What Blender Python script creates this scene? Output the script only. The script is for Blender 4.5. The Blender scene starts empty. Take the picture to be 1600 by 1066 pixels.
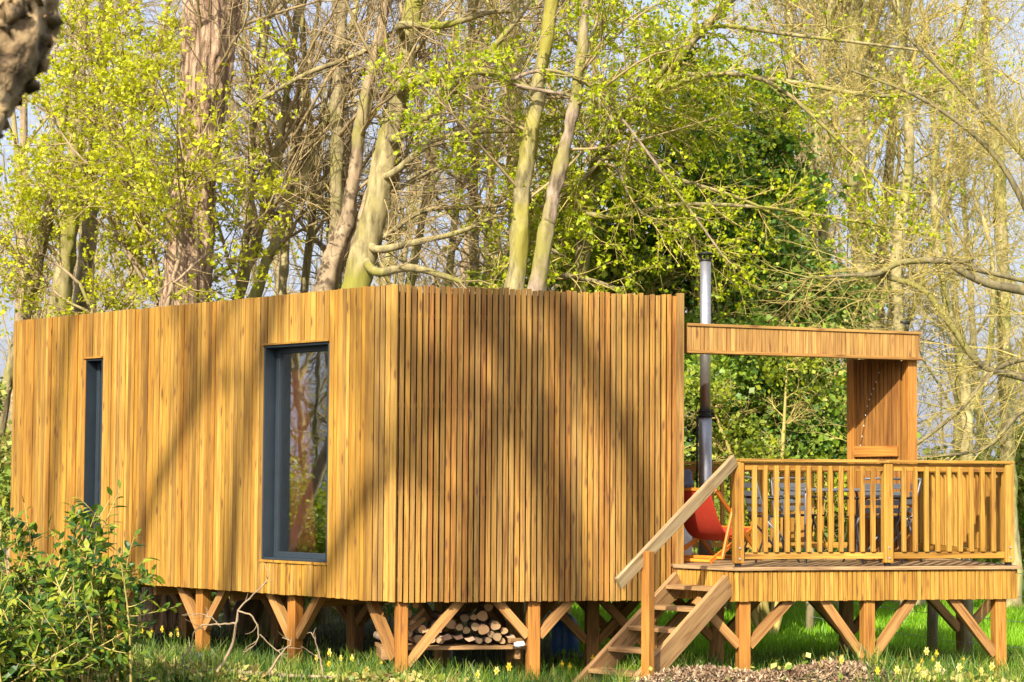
import bpy, math, random
import numpy as np
from mathutils import Vector, Matrix
PI = math.pi
R = math.radians
C = bpy.context.scene.collection
rng = random.Random(7)
nr = np.random.RandomState(11)

# ------------------------------------------------------------------ camera
F = 2800.0
PITCH, ROLL, SHIFT = R(2.9), 0.0065, 75.0
cam_d = bpy.data.cameras.new('camera')
cam_d.sensor_width = 36.0
cam_d.lens = F / 1600 * 36
cam_d.shift_y = SHIFT / 1600
cam_d.clip_end = 2000
cam_d.dof.use_dof = True
cam_d.dof.focus_distance = 17.6
cam_d.dof.aperture_fstop = 5.6
cam = bpy.data.objects.new('camera', cam_d)
C.objects.link(cam)
CAMZ = 1.75
CM = Matrix.Translation((0, 0, CAMZ)) @ Matrix.Rotation(PI/2 + PITCH, 4, 'X') @ Matrix.Rotation(ROLL, 4, 'Z')
cam.matrix_world = CM
bpy.context.scene.camera = cam

# ------------------------------------------------------------------ sky and sun
SUN_EL, SUN_H = R(35), (-0.36, -0.933)
SV = Vector((SUN_H[0]*math.cos(SUN_EL), SUN_H[1]*math.cos(SUN_EL), math.sin(SUN_EL))).normalized()
w = bpy.data.worlds.new('World')
bpy.context.scene.world = w
w.use_nodes = True
nt = w.node_tree
sky = nt.nodes.new('ShaderNodeTexSky')
sky.sky_type = 'NISHITA'
sky.sun_disc = False
sky.sun_elevation = SUN_EL
sky.sun_rotation = math.atan2(SV.x, SV.y)
sky.air_density = 1.0
sky.dust_density = 6.0
sky.ozone_density = 3.0
bg = nt.nodes['Background']
bg.inputs[1].default_value = 0.15
hz = nt.nodes.new('ShaderNodeMix'); hz.data_type = 'RGBA'; hz.inputs[0].default_value = 0.5   # thin high veil of cloud
hz.inputs[7].default_value = (3.6, 3.85, 5.0, 1)
nt.links.new(sky.outputs[0], hz.inputs[6]); nt.links.new(hz.outputs[2], bg.inputs[0])
sun_d = bpy.data.lights.new('sun', 'SUN')
sun_d.energy = 5.0
sun_d.angle = R(0.6)
sun_d.color = (1.0, 0.93, 0.80)
sun = bpy.data.objects.new('sun', sun_d)
C.objects.link(sun)
sun.rotation_euler = (-SV).to_track_quat('-Z', 'Y').to_euler()
vs = bpy.context.scene.view_settings
vs.view_transform = 'Standard'
vs.look = 'None'
vs.exposure = 0.88
vs.gamma = 1

# ------------------------------------------------------------------ helpers
CAM = Vector((0, 0, CAMZ))
def ray(px, py):
    return (CM.to_3x3() @ Vector(((px-800)/F, -(py-533-SHIFT)/F, -1))).normalized()
def P(px, py, Y):                      # point of the view line at distance Y
    r = ray(px, py)
    return CAM + r*(Y/r.y)
def PV(px, py, a, b):                  # point on the vertical plane through a, b
    r = ray(px, py)
    n = Vector((-(b[1]-a[1]), b[0]-a[0], 0))
    t = n.dot(Vector((a[0], a[1], 0)) - CAM) / n.dot(r)
    return CAM + r*t
def gz(x, y):
    x = np.asarray(x, float); y = np.asarray(y, float)
    z = -0.21 + 0.03*np.sin(x*0.7+1.3)*np.cos(y*0.55) + 0.03*np.sin(x*1.9+y*1.3)
    z = z + (0.37+.03*np.sin(x*5))*np.exp(-((x-2.05)/1.25)**4 - ((y-15.3)/0.42)**2)      # bark mulch mound
    z = z + 0.23*np.exp(-((y-15.45)/0.65)**2)/(1+np.exp((x+0.3)*4)) + 0.19*np.exp(-((y-15.5)/0.7)**2)/(1+np.exp(-(x-3.0)*4))
    z = z + 0.10*np.exp(-((x+5.0)/1.6)**2 - ((y-18.5)/2.0)**2)
    z = z - 0.02*np.clip(y-26, 0, 30)
    return z
def gzf(x, y): return float(gz(x, y))

class MB:                              # collects boxes and prisms for ONE mesh
    def __init__(s): s.v=[]; s.f=[]; s.rn=[]; s.gc=[]
    def bar(s, p0, p1, w, h, up=(0,0,1), rnd=None, taper=1.0):
        p0=Vector(p0); p1=Vector(p1); ax=p1-p0; L=ax.length; ax.normalize()
        up=Vector(up)
        if abs(ax.dot(up))>0.98: up=Vector((0,1,0))
        sd=ax.cross(up).normalized(); u2=sd.cross(ax).normalized()
        rn=rng.random() if rnd is None else rnd
        o=Vector((rng.random()*40, rng.random()*40, rng.random()*40))
        b=len(s.v)
        for (p,l,k) in ((p0,0,1),(p1,L,taper)):
            for (a,c) in ((-1,-1),(1,-1),(1,1),(-1,1)):
                s.v.append(p+sd*(a*w/2*k)+u2*(c*h/2*k))
                s.gc.append(o+Vector((a*w/2,c*h/2,l)))
        for q in ((0,3,2,1),(4,5,6,7),(0,1,5,4),(1,2,6,5),(2,3,7,6),(3,0,4,7)):
            s.f.append(tuple(b+i for i in q)); s.rn.append(rn)
    def prism(s, poly, z0, z1, rnd=0.5):
        b=len(s.v); n=len(poly)
        for z in (z0,z1):
            for p in poly:
                s.v.append(Vector((p[0],p[1],z))); s.gc.append(Vector((p[0],z,p[1])))
        s.f.append(tuple(b+i for i in reversed(range(n)))); s.rn.append(rnd)
        s.f.append(tuple(b+n+i for i in range(n))); s.rn.append(rnd)
        for i in range(n):
            j=(i+1)%n
            s.f.append((b+i,b+j,b+n+j,b+n+i)); s.rn.append(rnd)
    def build(s, name, mat, parent=None, bevel=0.0, origin=None):
        me=bpy.data.meshes.new(name)
        me.from_pydata([tuple(v) for v in s.v],[],s.f)
        a=me.attributes.new('rnd','FLOAT','FACE'); a.data.foreach_set('value',np.array(s.rn,dtype=np.float32))
        g=me.attributes.new('gc','FLOAT_VECTOR','POINT'); g.data.foreach_set('vector',np.array([tuple(v) for v in s.gc],dtype=np.float32).ravel())
        me.materials.append(mat)
        o=bpy.data.objects.new(name,me); C.objects.link(o)
        if bevel:
            m=o.modifiers.new('bevel','BEVEL'); m.width=bevel; m.segments=2; m.limit_method='ANGLE'
        if parent is not None:
            o.parent=parent; o.matrix_parent_inverse=Matrix.Translation(-parent.location) if parent.parent is None else Matrix.Identity(4)
        return o
class TB:                              # collects tubes for ONE mesh
    def __init__(s): s.v=[]; s.f=[]; s.f3=[]; s.n=0; s.r=[]; s.gc=[]
    def tube(s, pts, rads, sides=5, cap=False, rnd=None, rough=0.0):
        pts=np.asarray(pts,float); rads=np.asarray(rads,float); n=len(pts)
        t=np.gradient(pts,axis=0); t/=np.linalg.norm(t,axis=1)[:,None]+1e-9
        m=t.mean(0); ref=np.array((0.,0.,1.)) if abs(m[2])<0.8*np.linalg.norm(m) else np.array((0.,1.,0.))
        u=np.cross(t,ref); u/=np.linalg.norm(u,axis=1)[:,None]+1e-9
        v=np.cross(t,u)
        a=np.arange(sides)*2*PI/sides
        rr=rads[:,None,None]*(np.ones((n,sides,1)) if not rough else 1+rough*nr.randn(n,sides,1))
        ring=pts[:,None,:]+rr*(np.cos(a)[None,:,None]*u[:,None,:]+np.sin(a)[None,:,None]*v[:,None,:])
        s.v.append(ring.reshape(-1,3))
        i=np.arange(n-1)[:,None]*sides; j=np.arange(sides)[None,:]; k=(j+1)%sides
        f=np.stack([i+j,i+k,i+k+sides,i+j+sides],-1).reshape(-1,4)+s.n
        s.f.append(f)
        s.r.append(np.full(len(f), rng.random() if rnd is None else rnd))
        if cap:
            c=np.array([s.n+(n-1)*sides+q for q in range(sides)]); c0=np.array([s.n+q for q in reversed(range(sides))])
            s.f3.append(c); s.f3.append(c0)
        s.n+=n*sides
    def build(s, name, mat, parent=None, smooth=True):
        me=bpy.data.meshes.new(name)
        if s.n==0: return None
        v=np.concatenate(s.v); f=np.concatenate(s.f); nf=len(f)
        lv=f.ravel().tolist(); ls=list(range(0,nf*4,4)); rn=list(np.concatenate(s.r))
        for c in s.f3: ls.append(len(lv)); lv+=list(map(int,c)); rn.append(0.9)
        me.vertices.add(len(v)); me.vertices.foreach_set('co',v.astype(np.float32).ravel())
        me.loops.add(len(lv)); me.loops.foreach_set('vertex_index',np.array(lv,dtype=np.int32))
        me.polygons.add(len(ls)); me.polygons.foreach_set('loop_start',np.array(ls,dtype=np.int32))
        me.update(calc_edges=True)
        if smooth: me.polygons.foreach_set('use_smooth',np.array([True]*nf+[False]*(len(ls)-nf)))
        a=me.attributes.new('rnd','FLOAT','FACE'); a.data.foreach_set('value',np.array(rn,dtype=np.float32))
        me.materials.append(mat)
        o=bpy.data.objects.new(name,me); C.objects.link(o)
        if parent is not None: attach(o,parent)
        return o
def attach(o,parent):
    o.parent=parent
    if parent.parent is None: o.matrix_parent_inverse=Matrix.Translation(-parent.location)
def quads(name, V, mat, parent=None, rn=None, k=4):   # V: (N,k,3) separate faces
    N=len(V); me=bpy.data.meshes.new(name)
    me.vertices.add(N*k); me.vertices.foreach_set('co',V.astype(np.float32).ravel())
    me.loops.add(N*k); me.loops.foreach_set('vertex_index',np.arange(N*k,dtype=np.int32))
    me.polygons.add(N); me.polygons.foreach_set('loop_start',np.arange(0,N*k,k,dtype=np.int32))
    me.update(calc_edges=True)
    a=me.attributes.new('rnd','FLOAT','FACE'); a.data.foreach_set('value',(nr.rand(N) if rn is None else rn).astype(np.float32))
    me.materials.append(mat)
    o=bpy.data.objects.new(name,me); C.objects.link(o)
    if parent is not None: attach(o,parent)
    return o
def unit(a): return a/(np.linalg.norm(a,axis=-1,keepdims=True)+1e-9)
def leafquads(pts, size, var=0.35, up=0.5, wide=0.36, droop=0.0):
    pts=np.asarray(pts,float); N=len(pts)
    d=unit(nr.randn(N,3)+np.array((0,0,-droop)))
    nrm=unit(nr.randn(N,3)+np.array((0,-0.25,up*2)))
    sd=unit(np.cross(d,nrm)); nrm=np.cross(sd,d)
    L=(size*(1+var*nr.randn(N)).clip(0.4,2))[:,None]
    a=pts; b=pts+d*L*0.5+sd*L*wide+nrm*L*0.07; c=pts+d*L; e=pts+d*L*0.5-sd*L*wide+nrm*L*0.07
    return np.stack([a,b,c,e],1)
from mathutils import noise as mnoise
def roughen(o, amp, sc):               # real knobs and ridges on a trunk
    me=o.data
    for v in me.vertices:
        p=v.co; q=Vector((p.x*sc[0],p.y*sc[0],p.z*sc[1])); n=v.normal
        v.co=p+n*amp*(mnoise.fractal(q,1.0,2.0,4)+.6*abs(mnoise.noise(q*2.3))-.2)
    me.update()
def empty(name, loc, label, cat, group=None):
    o=bpy.data.objects.new(name,None); C.objects.link(o); o.location=loc; o.empty_display_size=0.2
    tag(o,label,cat,group); return o
def tag(o,label=None,cat=None,group=None,kind=None):
    if label: o['label']=label
    if cat: o['category']=cat
    if group: o['group']=group
    if kind: o['kind']=kind
    return o
def copy_tree(o, parent=None):
    c=o.copy(); C.objects.link(c)
    if parent is not None: c.parent=parent
    for ch in list(o.children): copy_tree(ch,c)
    return c

# ------------------------------------------------------------------ materials
def newmat(name):
    m=bpy.data.materials.new(name); m.use_nodes=True; n=m.node_tree
    return m,n,n.nodes['Principled BSDF'],n.links
def node(n,t,**k):
    q=n.nodes.new(t)
    for a,b in k.items(): setattr(q,a,b)
    return q
def ramp(n,stops):
    r=n.nodes.new('ShaderNodeValToRGB'); e=r.color_ramp.elements
    while len(e)<len(stops): e.new(0.5)
    for x,(p,c) in zip(e,stops): x.position=p; x.color=(*c,1)
    return r
def wood(name, tones, rough=0.65, knots=1.0, grain=1.0):
    m,n,b,l=newmat(name)
    gc=node(n,'ShaderNodeAttribute',attribute_name='gc'); rd=node(n,'ShaderNodeAttribute',attribute_name='rnd')
    mp=node(n,'ShaderNodeMapping'); mp.inputs['Scale'].default_value=(26,26,1.1); l.new(gc.outputs['Vector'],mp.inputs[0])
    n1=node(n,'ShaderNodeTexNoise'); n1.inputs['Scale'].default_value=1.6; n1.inputs['Detail'].default_value=5; n1.inputs['Distortion'].default_value=1.2
    l.new(mp.outputs[0],n1.inputs['Vector'])
    cr=ramp(n,[(i/(len(tones)-1),t) for i,t in enumerate(tones)]); l.new(rd.outputs['Fac'],cr.inputs[0])
    g=ramp(n,[(0.30,(0.52,0.41,0.30)),(0.47,(0.88,0.84,0.78)),(0.60,(1.08,1.10,0.98))]); l.new(n1.outputs['Fac'],g.inputs[0])
    mx=node(n,'ShaderNodeMix',data_type='RGBA',blend_type='MULTIPLY'); mx.inputs[0].default_value=grain
    l.new(cr.outputs[0],mx.inputs[6]); l.new(g.outputs[0],mx.inputs[7])
    # weathering patches along the piece
    mp3=node(n,'ShaderNodeMapping'); mp3.inputs['Scale'].default_value=(3,3,0.9); l.new(gc.outputs['Vector'],mp3.inputs[0])
    n3=node(n,'ShaderNodeTexNoise'); n3.inputs['Scale'].default_value=1.3; n3.inputs['Detail'].default_value=3; l.new(mp3.outputs[0],n3.inputs['Vector'])
    w3=ramp(n,[(0.35,(0.70,0.66,0.62)),(0.62,(1.12,1.10,1.05))]); l.new(n3.outputs['Fac'],w3.inputs[0])
    mx3=node(n,'ShaderNodeMix',data_type='RGBA',blend_type='MULTIPLY'); mx3.inputs[0].default_value=0.8
    l.new(mx.outputs[2],mx3.inputs[6]); l.new(w3.outputs[0],mx3.inputs[7])
    mp2=node(n,'ShaderNodeMapping'); mp2.inputs['Scale'].default_value=(12,12,3.0); l.new(gc.outputs['Vector'],mp2.inputs[0])
    v=node(n,'ShaderNodeTexVoronoi'); v.inputs['Scale'].default_value=1.0; l.new(mp2.outputs[0],v.inputs['Vector'])
    k=ramp(n,[(0.08,(1,1,1)),(0.22,(0,0,0))]); l.new(v.outputs['Distance'],k.inputs[0])
    km=node(n,'ShaderNodeMath',operation='MULTIPLY'); km.inputs[1].default_value=0.85*knots; l.new(k.outputs[0],km.inputs[0])
    mk=node(n,'ShaderNodeMix',data_type='RGBA'); l.new(km.outputs[0],mk.inputs[0]); l.new(mx3.outputs[2],mk.inputs[6]); mk.inputs[7].default_value=(0.13,0.05,0.018,1)
    l.new(mk.outputs[2],b.inputs['Base Color'])
    b.inputs['Roughness'].default_value=rough; b.inputs['Specular IOR Level'].default_value=0.3
    bp=node(n,'ShaderNodeBump'); bp.inputs['Strength'].default_value=0.35; bp.inputs['Distance'].default_value=0.003
    l.new(n1.outputs['Fac'],bp.inputs['Height']); l.new(bp.outputs[0],b.inputs['Normal'])
    return m
def plain(name,col,rough=0.5,metal=0.0,noise=0.12,scale=20,spec=None):
    m,n,b,l=newmat(name)
    tc=node(n,'ShaderNodeTexCoord'); ns=node(n,'ShaderNodeTexNoise'); ns.inputs['Scale'].default_value=scale; ns.inputs['Detail'].default_value=4
    l.new(tc.outputs['Object'],ns.inputs['Vector'])
    r=ramp(n,[(0.3,tuple(c*(1-noise) for c in col)),(0.7,tuple(min(1,c*(1+noise)) for c in col))]); l.new(ns.outputs['Fac'],r.inputs[0])
    l.new(r.outputs[0],b.inputs['Base Color']); b.inputs['Roughness'].default_value=rough; b.inputs['Metallic'].default_value=metal
    return m
def bark(name, lo, hi, moss=None, mossfac=0.5, scale=(9,9,1.6), bump=0.5, dist=0.03, plates=0):
    m,n,b,l=newmat(name)
    tc=node(n,'ShaderNodeTexCoord'); mp=node(n,'ShaderNodeMapping'); mp.inputs['Scale'].default_value=scale; l.new(tc.outputs['Object'],mp.inputs[0])
    ns=node(n,'ShaderNodeTexNoise'); ns.inputs['Scale'].default_value=1.5; ns.inputs['Detail'].default_value=6; ns.inputs['Roughness'].default_value=0.62; l.new(mp.outputs[0],ns.inputs['Vector'])
    r=ramp(n,[(0.34,lo),(0.62,hi)]); l.new(ns.outputs['Fac'],r.inputs[0])
    out=r.outputs[0]; hgt=ns.outputs['Fac']
    if plates:
        vo=node(n,'ShaderNodeTexVoronoi',feature='DISTANCE_TO_EDGE'); vo.inputs['Scale'].default_value=plates
        wv=node(n,'ShaderNodeMix',data_type='VECTOR'); wv.inputs[0].default_value=.38; l.new(mp.outputs[0],wv.inputs[4]); l.new(ns.outputs['Color'],wv.inputs[5]); l.new(wv.outputs[1],vo.inputs['Vector'])
        cr_=ramp(n,[(0.0,(.22,.18,.15)),(0.10,(.75,.73,.70)),(0.25,(1,1,1))]); l.new(vo.outputs['Distance'],cr_.inputs[0])
        mz=node(n,'ShaderNodeMix',data_type='RGBA',blend_type='MULTIPLY'); mz.inputs[0].default_value=.55; l.new(out,mz.inputs[6]); l.new(cr_.outputs[0],mz.inputs[7]); out=mz.outputs[2]
        hm=node(n,'ShaderNodeMath',operation='ADD'); l.new(cr_.outputs[0],hm.inputs[0]); l.new(ns.outputs['Fac'],hm.inputs[1]); hgt=hm.outputs[0]
    if moss:
        n2=node(n,'ShaderNodeTexNoise'); n2.inputs['Scale'].default_value=1.1; n2.inputs['Detail'].default_value=4; l.new(tc.outputs['Object'],n2.inputs['Vector'])
        mr=ramp(n,[(0.62-0.25*mossfac,(0,0,0)),(0.75-0.25*mossfac,(1,1,1))]); l.new(n2.outputs['Fac'],mr.inputs[0])
        mm=node(n,'ShaderNodeMath',operation='MULTIPLY'); mm.inputs[1].default_value=0.85; l.new(mr.outputs[0],mm.inputs[0])
        mx=node(n,'ShaderNodeMix',data_type='RGBA'); l.new(mm.outputs[0],mx.inputs[0]); l.new(out,mx.inputs[6]); mx.inputs[7].default_value=(*moss,1); out=mx.outputs[2]
    l.new(out,b.inputs['Base Color']); b.inputs['Roughness'].default_value=0.85
    bp=node(n,'ShaderNodeBump'); bp.inputs['Strength'].default_value=bump; bp.inputs['Distance'].default_value=dist
    l.new(hgt,bp.inputs['Height']); l.new(bp.outputs[0],b.inputs['Normal'])
    return m
def leafmat(name, tones, trans=0.4, rough=0.5, spec=0.5):
    m,n,b,l=newmat(name)
    rd=node(n,'ShaderNodeAttribute',attribute_name='rnd')
    cr=ramp(n,[(i/(len(tones)-1),t) for i,t in enumerate(tones)]); l.new(rd.outputs['Fac'],cr.inputs[0])
    l.new(cr.outputs[0],b.inputs['Base Color']); b.inputs['Roughness'].default_value=rough; b.inputs['Specular IOR Level'].default_value=spec
    t=node(n,'ShaderNodeBsdfTranslucent'); l.new(cr.outputs[0],t.inputs[0])
    mx=node(n,'ShaderNodeMixShader'); mx.inputs[0].default_value=trans
    l.new(b.outputs[0],mx.inputs[1]); l.new(t.outputs[0],mx.inputs[2])
    l.new(mx.outputs[0],n.nodes['Material Output'].inputs[0])
    return m

M={}
M['clad']=wood('honey_larch_cladding',grain=0.75,tones=[(0.21,0.108,0.020),(0.37,0.205,0.032),(0.28,0.160,0.038),(0.47,0.275,0.058),(0.33,0.155,0.022),(0.41,0.228,0.033)])
M['screen']=wood('weathered_larch_slats',[(0.20,0.110,0.030),(0.34,0.182,0.036),(0.25,0.150,0.048),(0.41,0.225,0.045),(0.29,0.128,0.026),(0.35,0.20,0.052)],knots=1.0)
M['deckwood']=wood('pressure_treated_pine',[(0.34,0.170,0.026),(0.43,0.235,0.042),(0.38,0.200,0.032),(0.47,0.27,0.055)],knots=0.9)
M['post']=wood('orange_softwood_post',[(0.36,0.150,0.028),(0.43,0.20,0.040)],knots=0.7)
M['brace']=wood('sawn_softwood_brace',[(0.32,0.165,0.055),(0.40,0.215,0.075)],knots=0.7)
M['step']=wood('weathered_step_timber',[(0.32,0.19,0.085),(0.37,0.22,0.10)],knots=0.8)
M['rail']=wood('greyed_handrail_timber',[(0.30,0.225,0.125),(0.34,0.25,0.14)],knots=0.7)
M['board']=wood('walked_deck_boards',[(0.32,0.21,0.115),(0.37,0.245,0.13),(0.28,0.185,0.10)],knots=0.4)
M['canopy']=wood('canopy_slat_timber',[(0.31,0.175,0.052),(0.38,0.215,0.065),(0.43,0.25,0.08),(0.34,0.18,0.05)])
M['panelwood']=wood('brown_slat_panel',[(0.22,0.095,0.022),(0.29,0.135,0.032),(0.26,0.115,0.026)],knots=0.4)
M['darkwall']=plain('black_membrane',(0.02,0.018,0.016),0.9)
M['dark']=plain('anthracite_window_frame',(0.022,0.032,0.042),0.42,0.0,0.1,8)
M['curtain']=plain('terracotta_curtain',(0.42,0.09,0.045),0.9,0,0.15,6)
M['inner']=plain('dim_interior_lining',(0.10,0.08,0.06),0.8)
M['roof']=plain('grey_roof_membrane',(0.10,0.10,0.10),0.8)
M['steel']=plain('brushed_flue_steel',(0.50,0.49,0.47),0.42,0.9,0.1,30)
M['black']=plain('blackened_steel',(0.03,0.03,0.03),0.45,0.6)
M['greymetal']=plain('grey_painted_metal',(0.13,0.14,0.155),0.42,0.3)
M['zinc']=plain('galvanised_foot',(0.42,0.44,0.46),0.45,0.6,0.2)
M['red']=plain('red_orange_canvas',(0.36,0.026,0.006),0.8,0,0.1,40)
M['orange']=wood('varnished_orange_wood',[(0.62,0.20,0.025),(0.70,0.25,0.035)],rough=0.35,knots=0.0)
M['blue']=plain('blue_gas_bottle_paint',(0.02,0.10,0.32),0.4)
M['white']=plain('white_paint',(0.7,0.7,0.66),0.5)
M['slate']=plain('slate_grey_plastic',(0.07,0.08,0.10),0.5)
M['bag']=plain('white_plastic_bag',(0.75,0.76,0.78),0.35)
M['bark_big']=bark('pink_grey_plated_bark',(0.17,0.095,0.05),(0.52,0.355,0.22),None,0,(13,13,1.5),0.9,0.05,plates=0.9)
M['bark_olive']=bark('olive_hornbeam_bark',(0.11,0.085,0.035),(0.34,0.27,0.14),(0.22,0.20,0.04),0.4,(6,6,1.2))
M['bark_tan']=bark('tan_smooth_bark',(0.15,0.105,0.055),(0.38,0.275,0.16),(0.21,0.19,0.04),0.25,(5,5,1.5))
M['bark_moss']=bark('mossy_bark',(0.09,0.07,0.025),(0.34,0.275,0.12),(0.22,0.205,0.02),0.55,(6,6,1.5))
M['bark_yellow']=bark('yellow_mossy_bark',(0.07,0.055,0.02),(0.34,0.28,0.12),(0.24,0.21,0.02),0.6,(9,9,2.5))
M['bark_patch']=bark('pink_and_white_patched_bark',(0.10,0.07,0.035),(0.34,0.25,0.17),(0.22,0.20,0.03),0.6,(9,9,2.5))
M['bark_dark']=bark('dark_mossy_bough_bark',(0.07,0.055,0.025),(0.22,0.18,0.08),(0.20,0.18,0.03),0.35,(6,6,1.5))
M['bark_far']=bark('far_olive_bark',(0.20,0.16,0.06),(0.48,0.39,0.19),(0.32,0.30,0.07),0.5,(4,4,1.0))
M['bark_near']=bark('brown_flaking_bark',(0.035,0.015,0.006),(0.62,0.43,0.20),None,0,(3.5,3.5,2.6),1.0,0.04,plates=1.0)
M['twig']=plain('dry_tan_twigs',(0.31,0.225,0.10),0.8,0,0.25,3)
M['twig_y']=plain('yellow_olive_twigs',(0.40,0.31,0.085),0.8,0,0.25,3)
M['leaf_spring']=leafmat('fresh_yellow_green_leaves',[(0.48,0.50,0.008),(0.64,0.64,0.010),(0.32,0.37,0.008),(0.76,0.72,0.03)],0.5)
M['leaf_lime']=leafmat('lime_spring_leaves',[(0.34,0.42,0.005),(0.54,0.58,0.006),(0.20,0.30,0.005),(0.68,0.68,0.015)],0.48)
M['leaf_mid']=leafmat('spring_green_leaves',[(0.18,0.25,0.02),(0.38,0.42,0.02),(0.12,0.19,0.02),(0.50,0.50,0.03)],0.4)
M['leaf_holly']=leafmat('glossy_dark_evergreen_leaves',[(0.04,0.11,0.018),(0.11,0.22,0.025),(0.26,0.38,0.03),(0.08,0.18,0.05),(0.56,0.62,0.04)],0.3,0.5,0.35)
M['leaf_laurel']=leafmat('privet_green_leaves',[(0.02,0.06,0.010),(0.06,0.13,0.012),(0.15,0.23,0.015),(0.36,0.38,0.03)],0.35,0.42,0.35)
M['leaf_hedge']=leafmat('sunny_hedge_leaves',[(0.10,0.17,0.02),(0.24,0.32,0.04),(0.40,0.42,0.08),(0.14,0.20,0.03)],0.35)
M['bud']=leafmat('tan_buds_and_catkins',[(0.50,0.42,0.10),(0.46,0.34,0.14),(0.60,0.52,0.12),(0.40,0.42,0.06)],0.35)
M['grass']=leafmat('grass_blades',[(0.03,0.08,0.012),(0.06,0.15,0.015),(0.16,0.26,0.015),(0.40,0.38,0.08)],0.35,0.45)  # blade tones darkened to carry the shade on the left ground
M['meadow']=leafmat('meadow_blades',[(0.14,0.32,0.010),(0.24,0.48,0.012),(0.34,0.54,0.02)],0.45,0.5)
M['litter']=leafmat('ivy_and_leaf_litter',[(0.12,0.20,0.02),(0.32,0.36,0.05),(0.50,0.46,0.12),(0.42,0.26,0.10)],0.3)
M['yellow']=leafmat('daffodil_yellow',[(0.80,0.56,0.02),(0.85,0.66,0.08)],0.3)
M['pale']=leafmat('daffodil_cream_petals',[(0.72,0.58,0.10),(0.80,0.68,0.24)],0.3)
M['chips']=plain('bark_chips_brown',(0.30,0.18,0.10),0.9,0,0.5,60)
def chipmat():
    m,n,b,l=newmat('bark_chip_pieces')
    rd=node(n,'ShaderNodeAttribute',attribute_name='rnd')
    cr=ramp(n,[(0,(0.12,0.06,0.035)),(0.4,(0.26,0.16,0.085)),(0.75,(0.36,0.25,0.14)),(1,(0.54,0.43,0.28))]); l.new(rd.outputs['Fac'],cr.inputs[0])
    l.new(cr.outputs[0],b.inputs['Base Color']); b.inputs['Roughness'].default_value=0.9
    return m
M['chip']=chipmat()
def logmat():
    m,n,b,l=newmat('cut_log_end')
    gc=node(n,'ShaderNodeTexCoord')
    w_=node(n,'ShaderNodeTexWave',wave_type='RINGS',rings_direction='Z'); w_.inputs['Scale'].default_value=28; w_.inputs['Distortion'].default_value=2.5
    l.new(gc.outputs['Object'],w_.inputs['Vector'])
    r=ramp(n,[(0,(0.32,0.20,0.10)),(1,(0.56,0.40,0.23))]); l.new(w_.outputs['Fac'],r.inputs[0]); oi=node(n,'ShaderNodeObjectInfo'); r2=ramp(n,[(0,(0.55,0.52,0.48)),(0.5,(1,0.95,0.85)),(1,(1.2,1.0,0.85))]); l.new(oi.outputs['Random'],r2.inputs[0]); ml=node(n,'ShaderNodeMix',data_type='RGBA',blend_type='MULTIPLY'); ml.inputs[0].default_value=1; l.new(r.outputs[0],ml.inputs[6]); l.new(r2.outputs[0],ml.inputs[7]); l.new(ml.outputs[2],b.inputs['Base Color']); b.inputs['Roughness'].default_value=0.85
    return m
M['logend']=logmat()
M['logend_pink']=plain('fresh_split_log_face',(0.62,0.36,0.22),0.85,0,0.2,25)
M['logbark']=bark('firewood_bark',(0.10,0.07,0.045),(0.30,0.22,0.15),None,0,(12,12,4))
def glassmat():
    m,n,b,l=newmat('coated_window_glass')
    g=node(n,'ShaderNodeBsdfGlossy'); g.inputs['Roughness'].default_value=0.015; g.inputs['Color'].default_value=(0.9,0.93,0.95,1)
    t=node(n,'ShaderNodeBsdfTransparent'); t.inputs[0].default_value=(0.80,0.84,0.82,1)
    tc=node(n,'ShaderNodeTexCoord'); ns=node(n,'ShaderNodeTexNoise'); ns.inputs['Scale'].default_value=2.2; l.new(tc.outputs['Object'],ns.inputs['Vector'])
    bp=node(n,'ShaderNodeBump'); bp.inputs['Strength'].default_value=0.02; bp.inputs['Distance'].default_value=0.04; l.new(ns.outputs['Fac'],bp.inputs['Height']); l.new(bp.outputs[0],g.inputs['Normal'])
    mx=node(n,'ShaderNodeMixShader'); mx.inputs[0].default_value=0.36
    l.new(t.outputs[0],mx.inputs[1]); l.new(g.outputs[0],mx.inputs[2]); l.new(mx.outputs[0],n.nodes['Material Output'].inputs[0])
    return m
M['glass']=glassmat()
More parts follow.
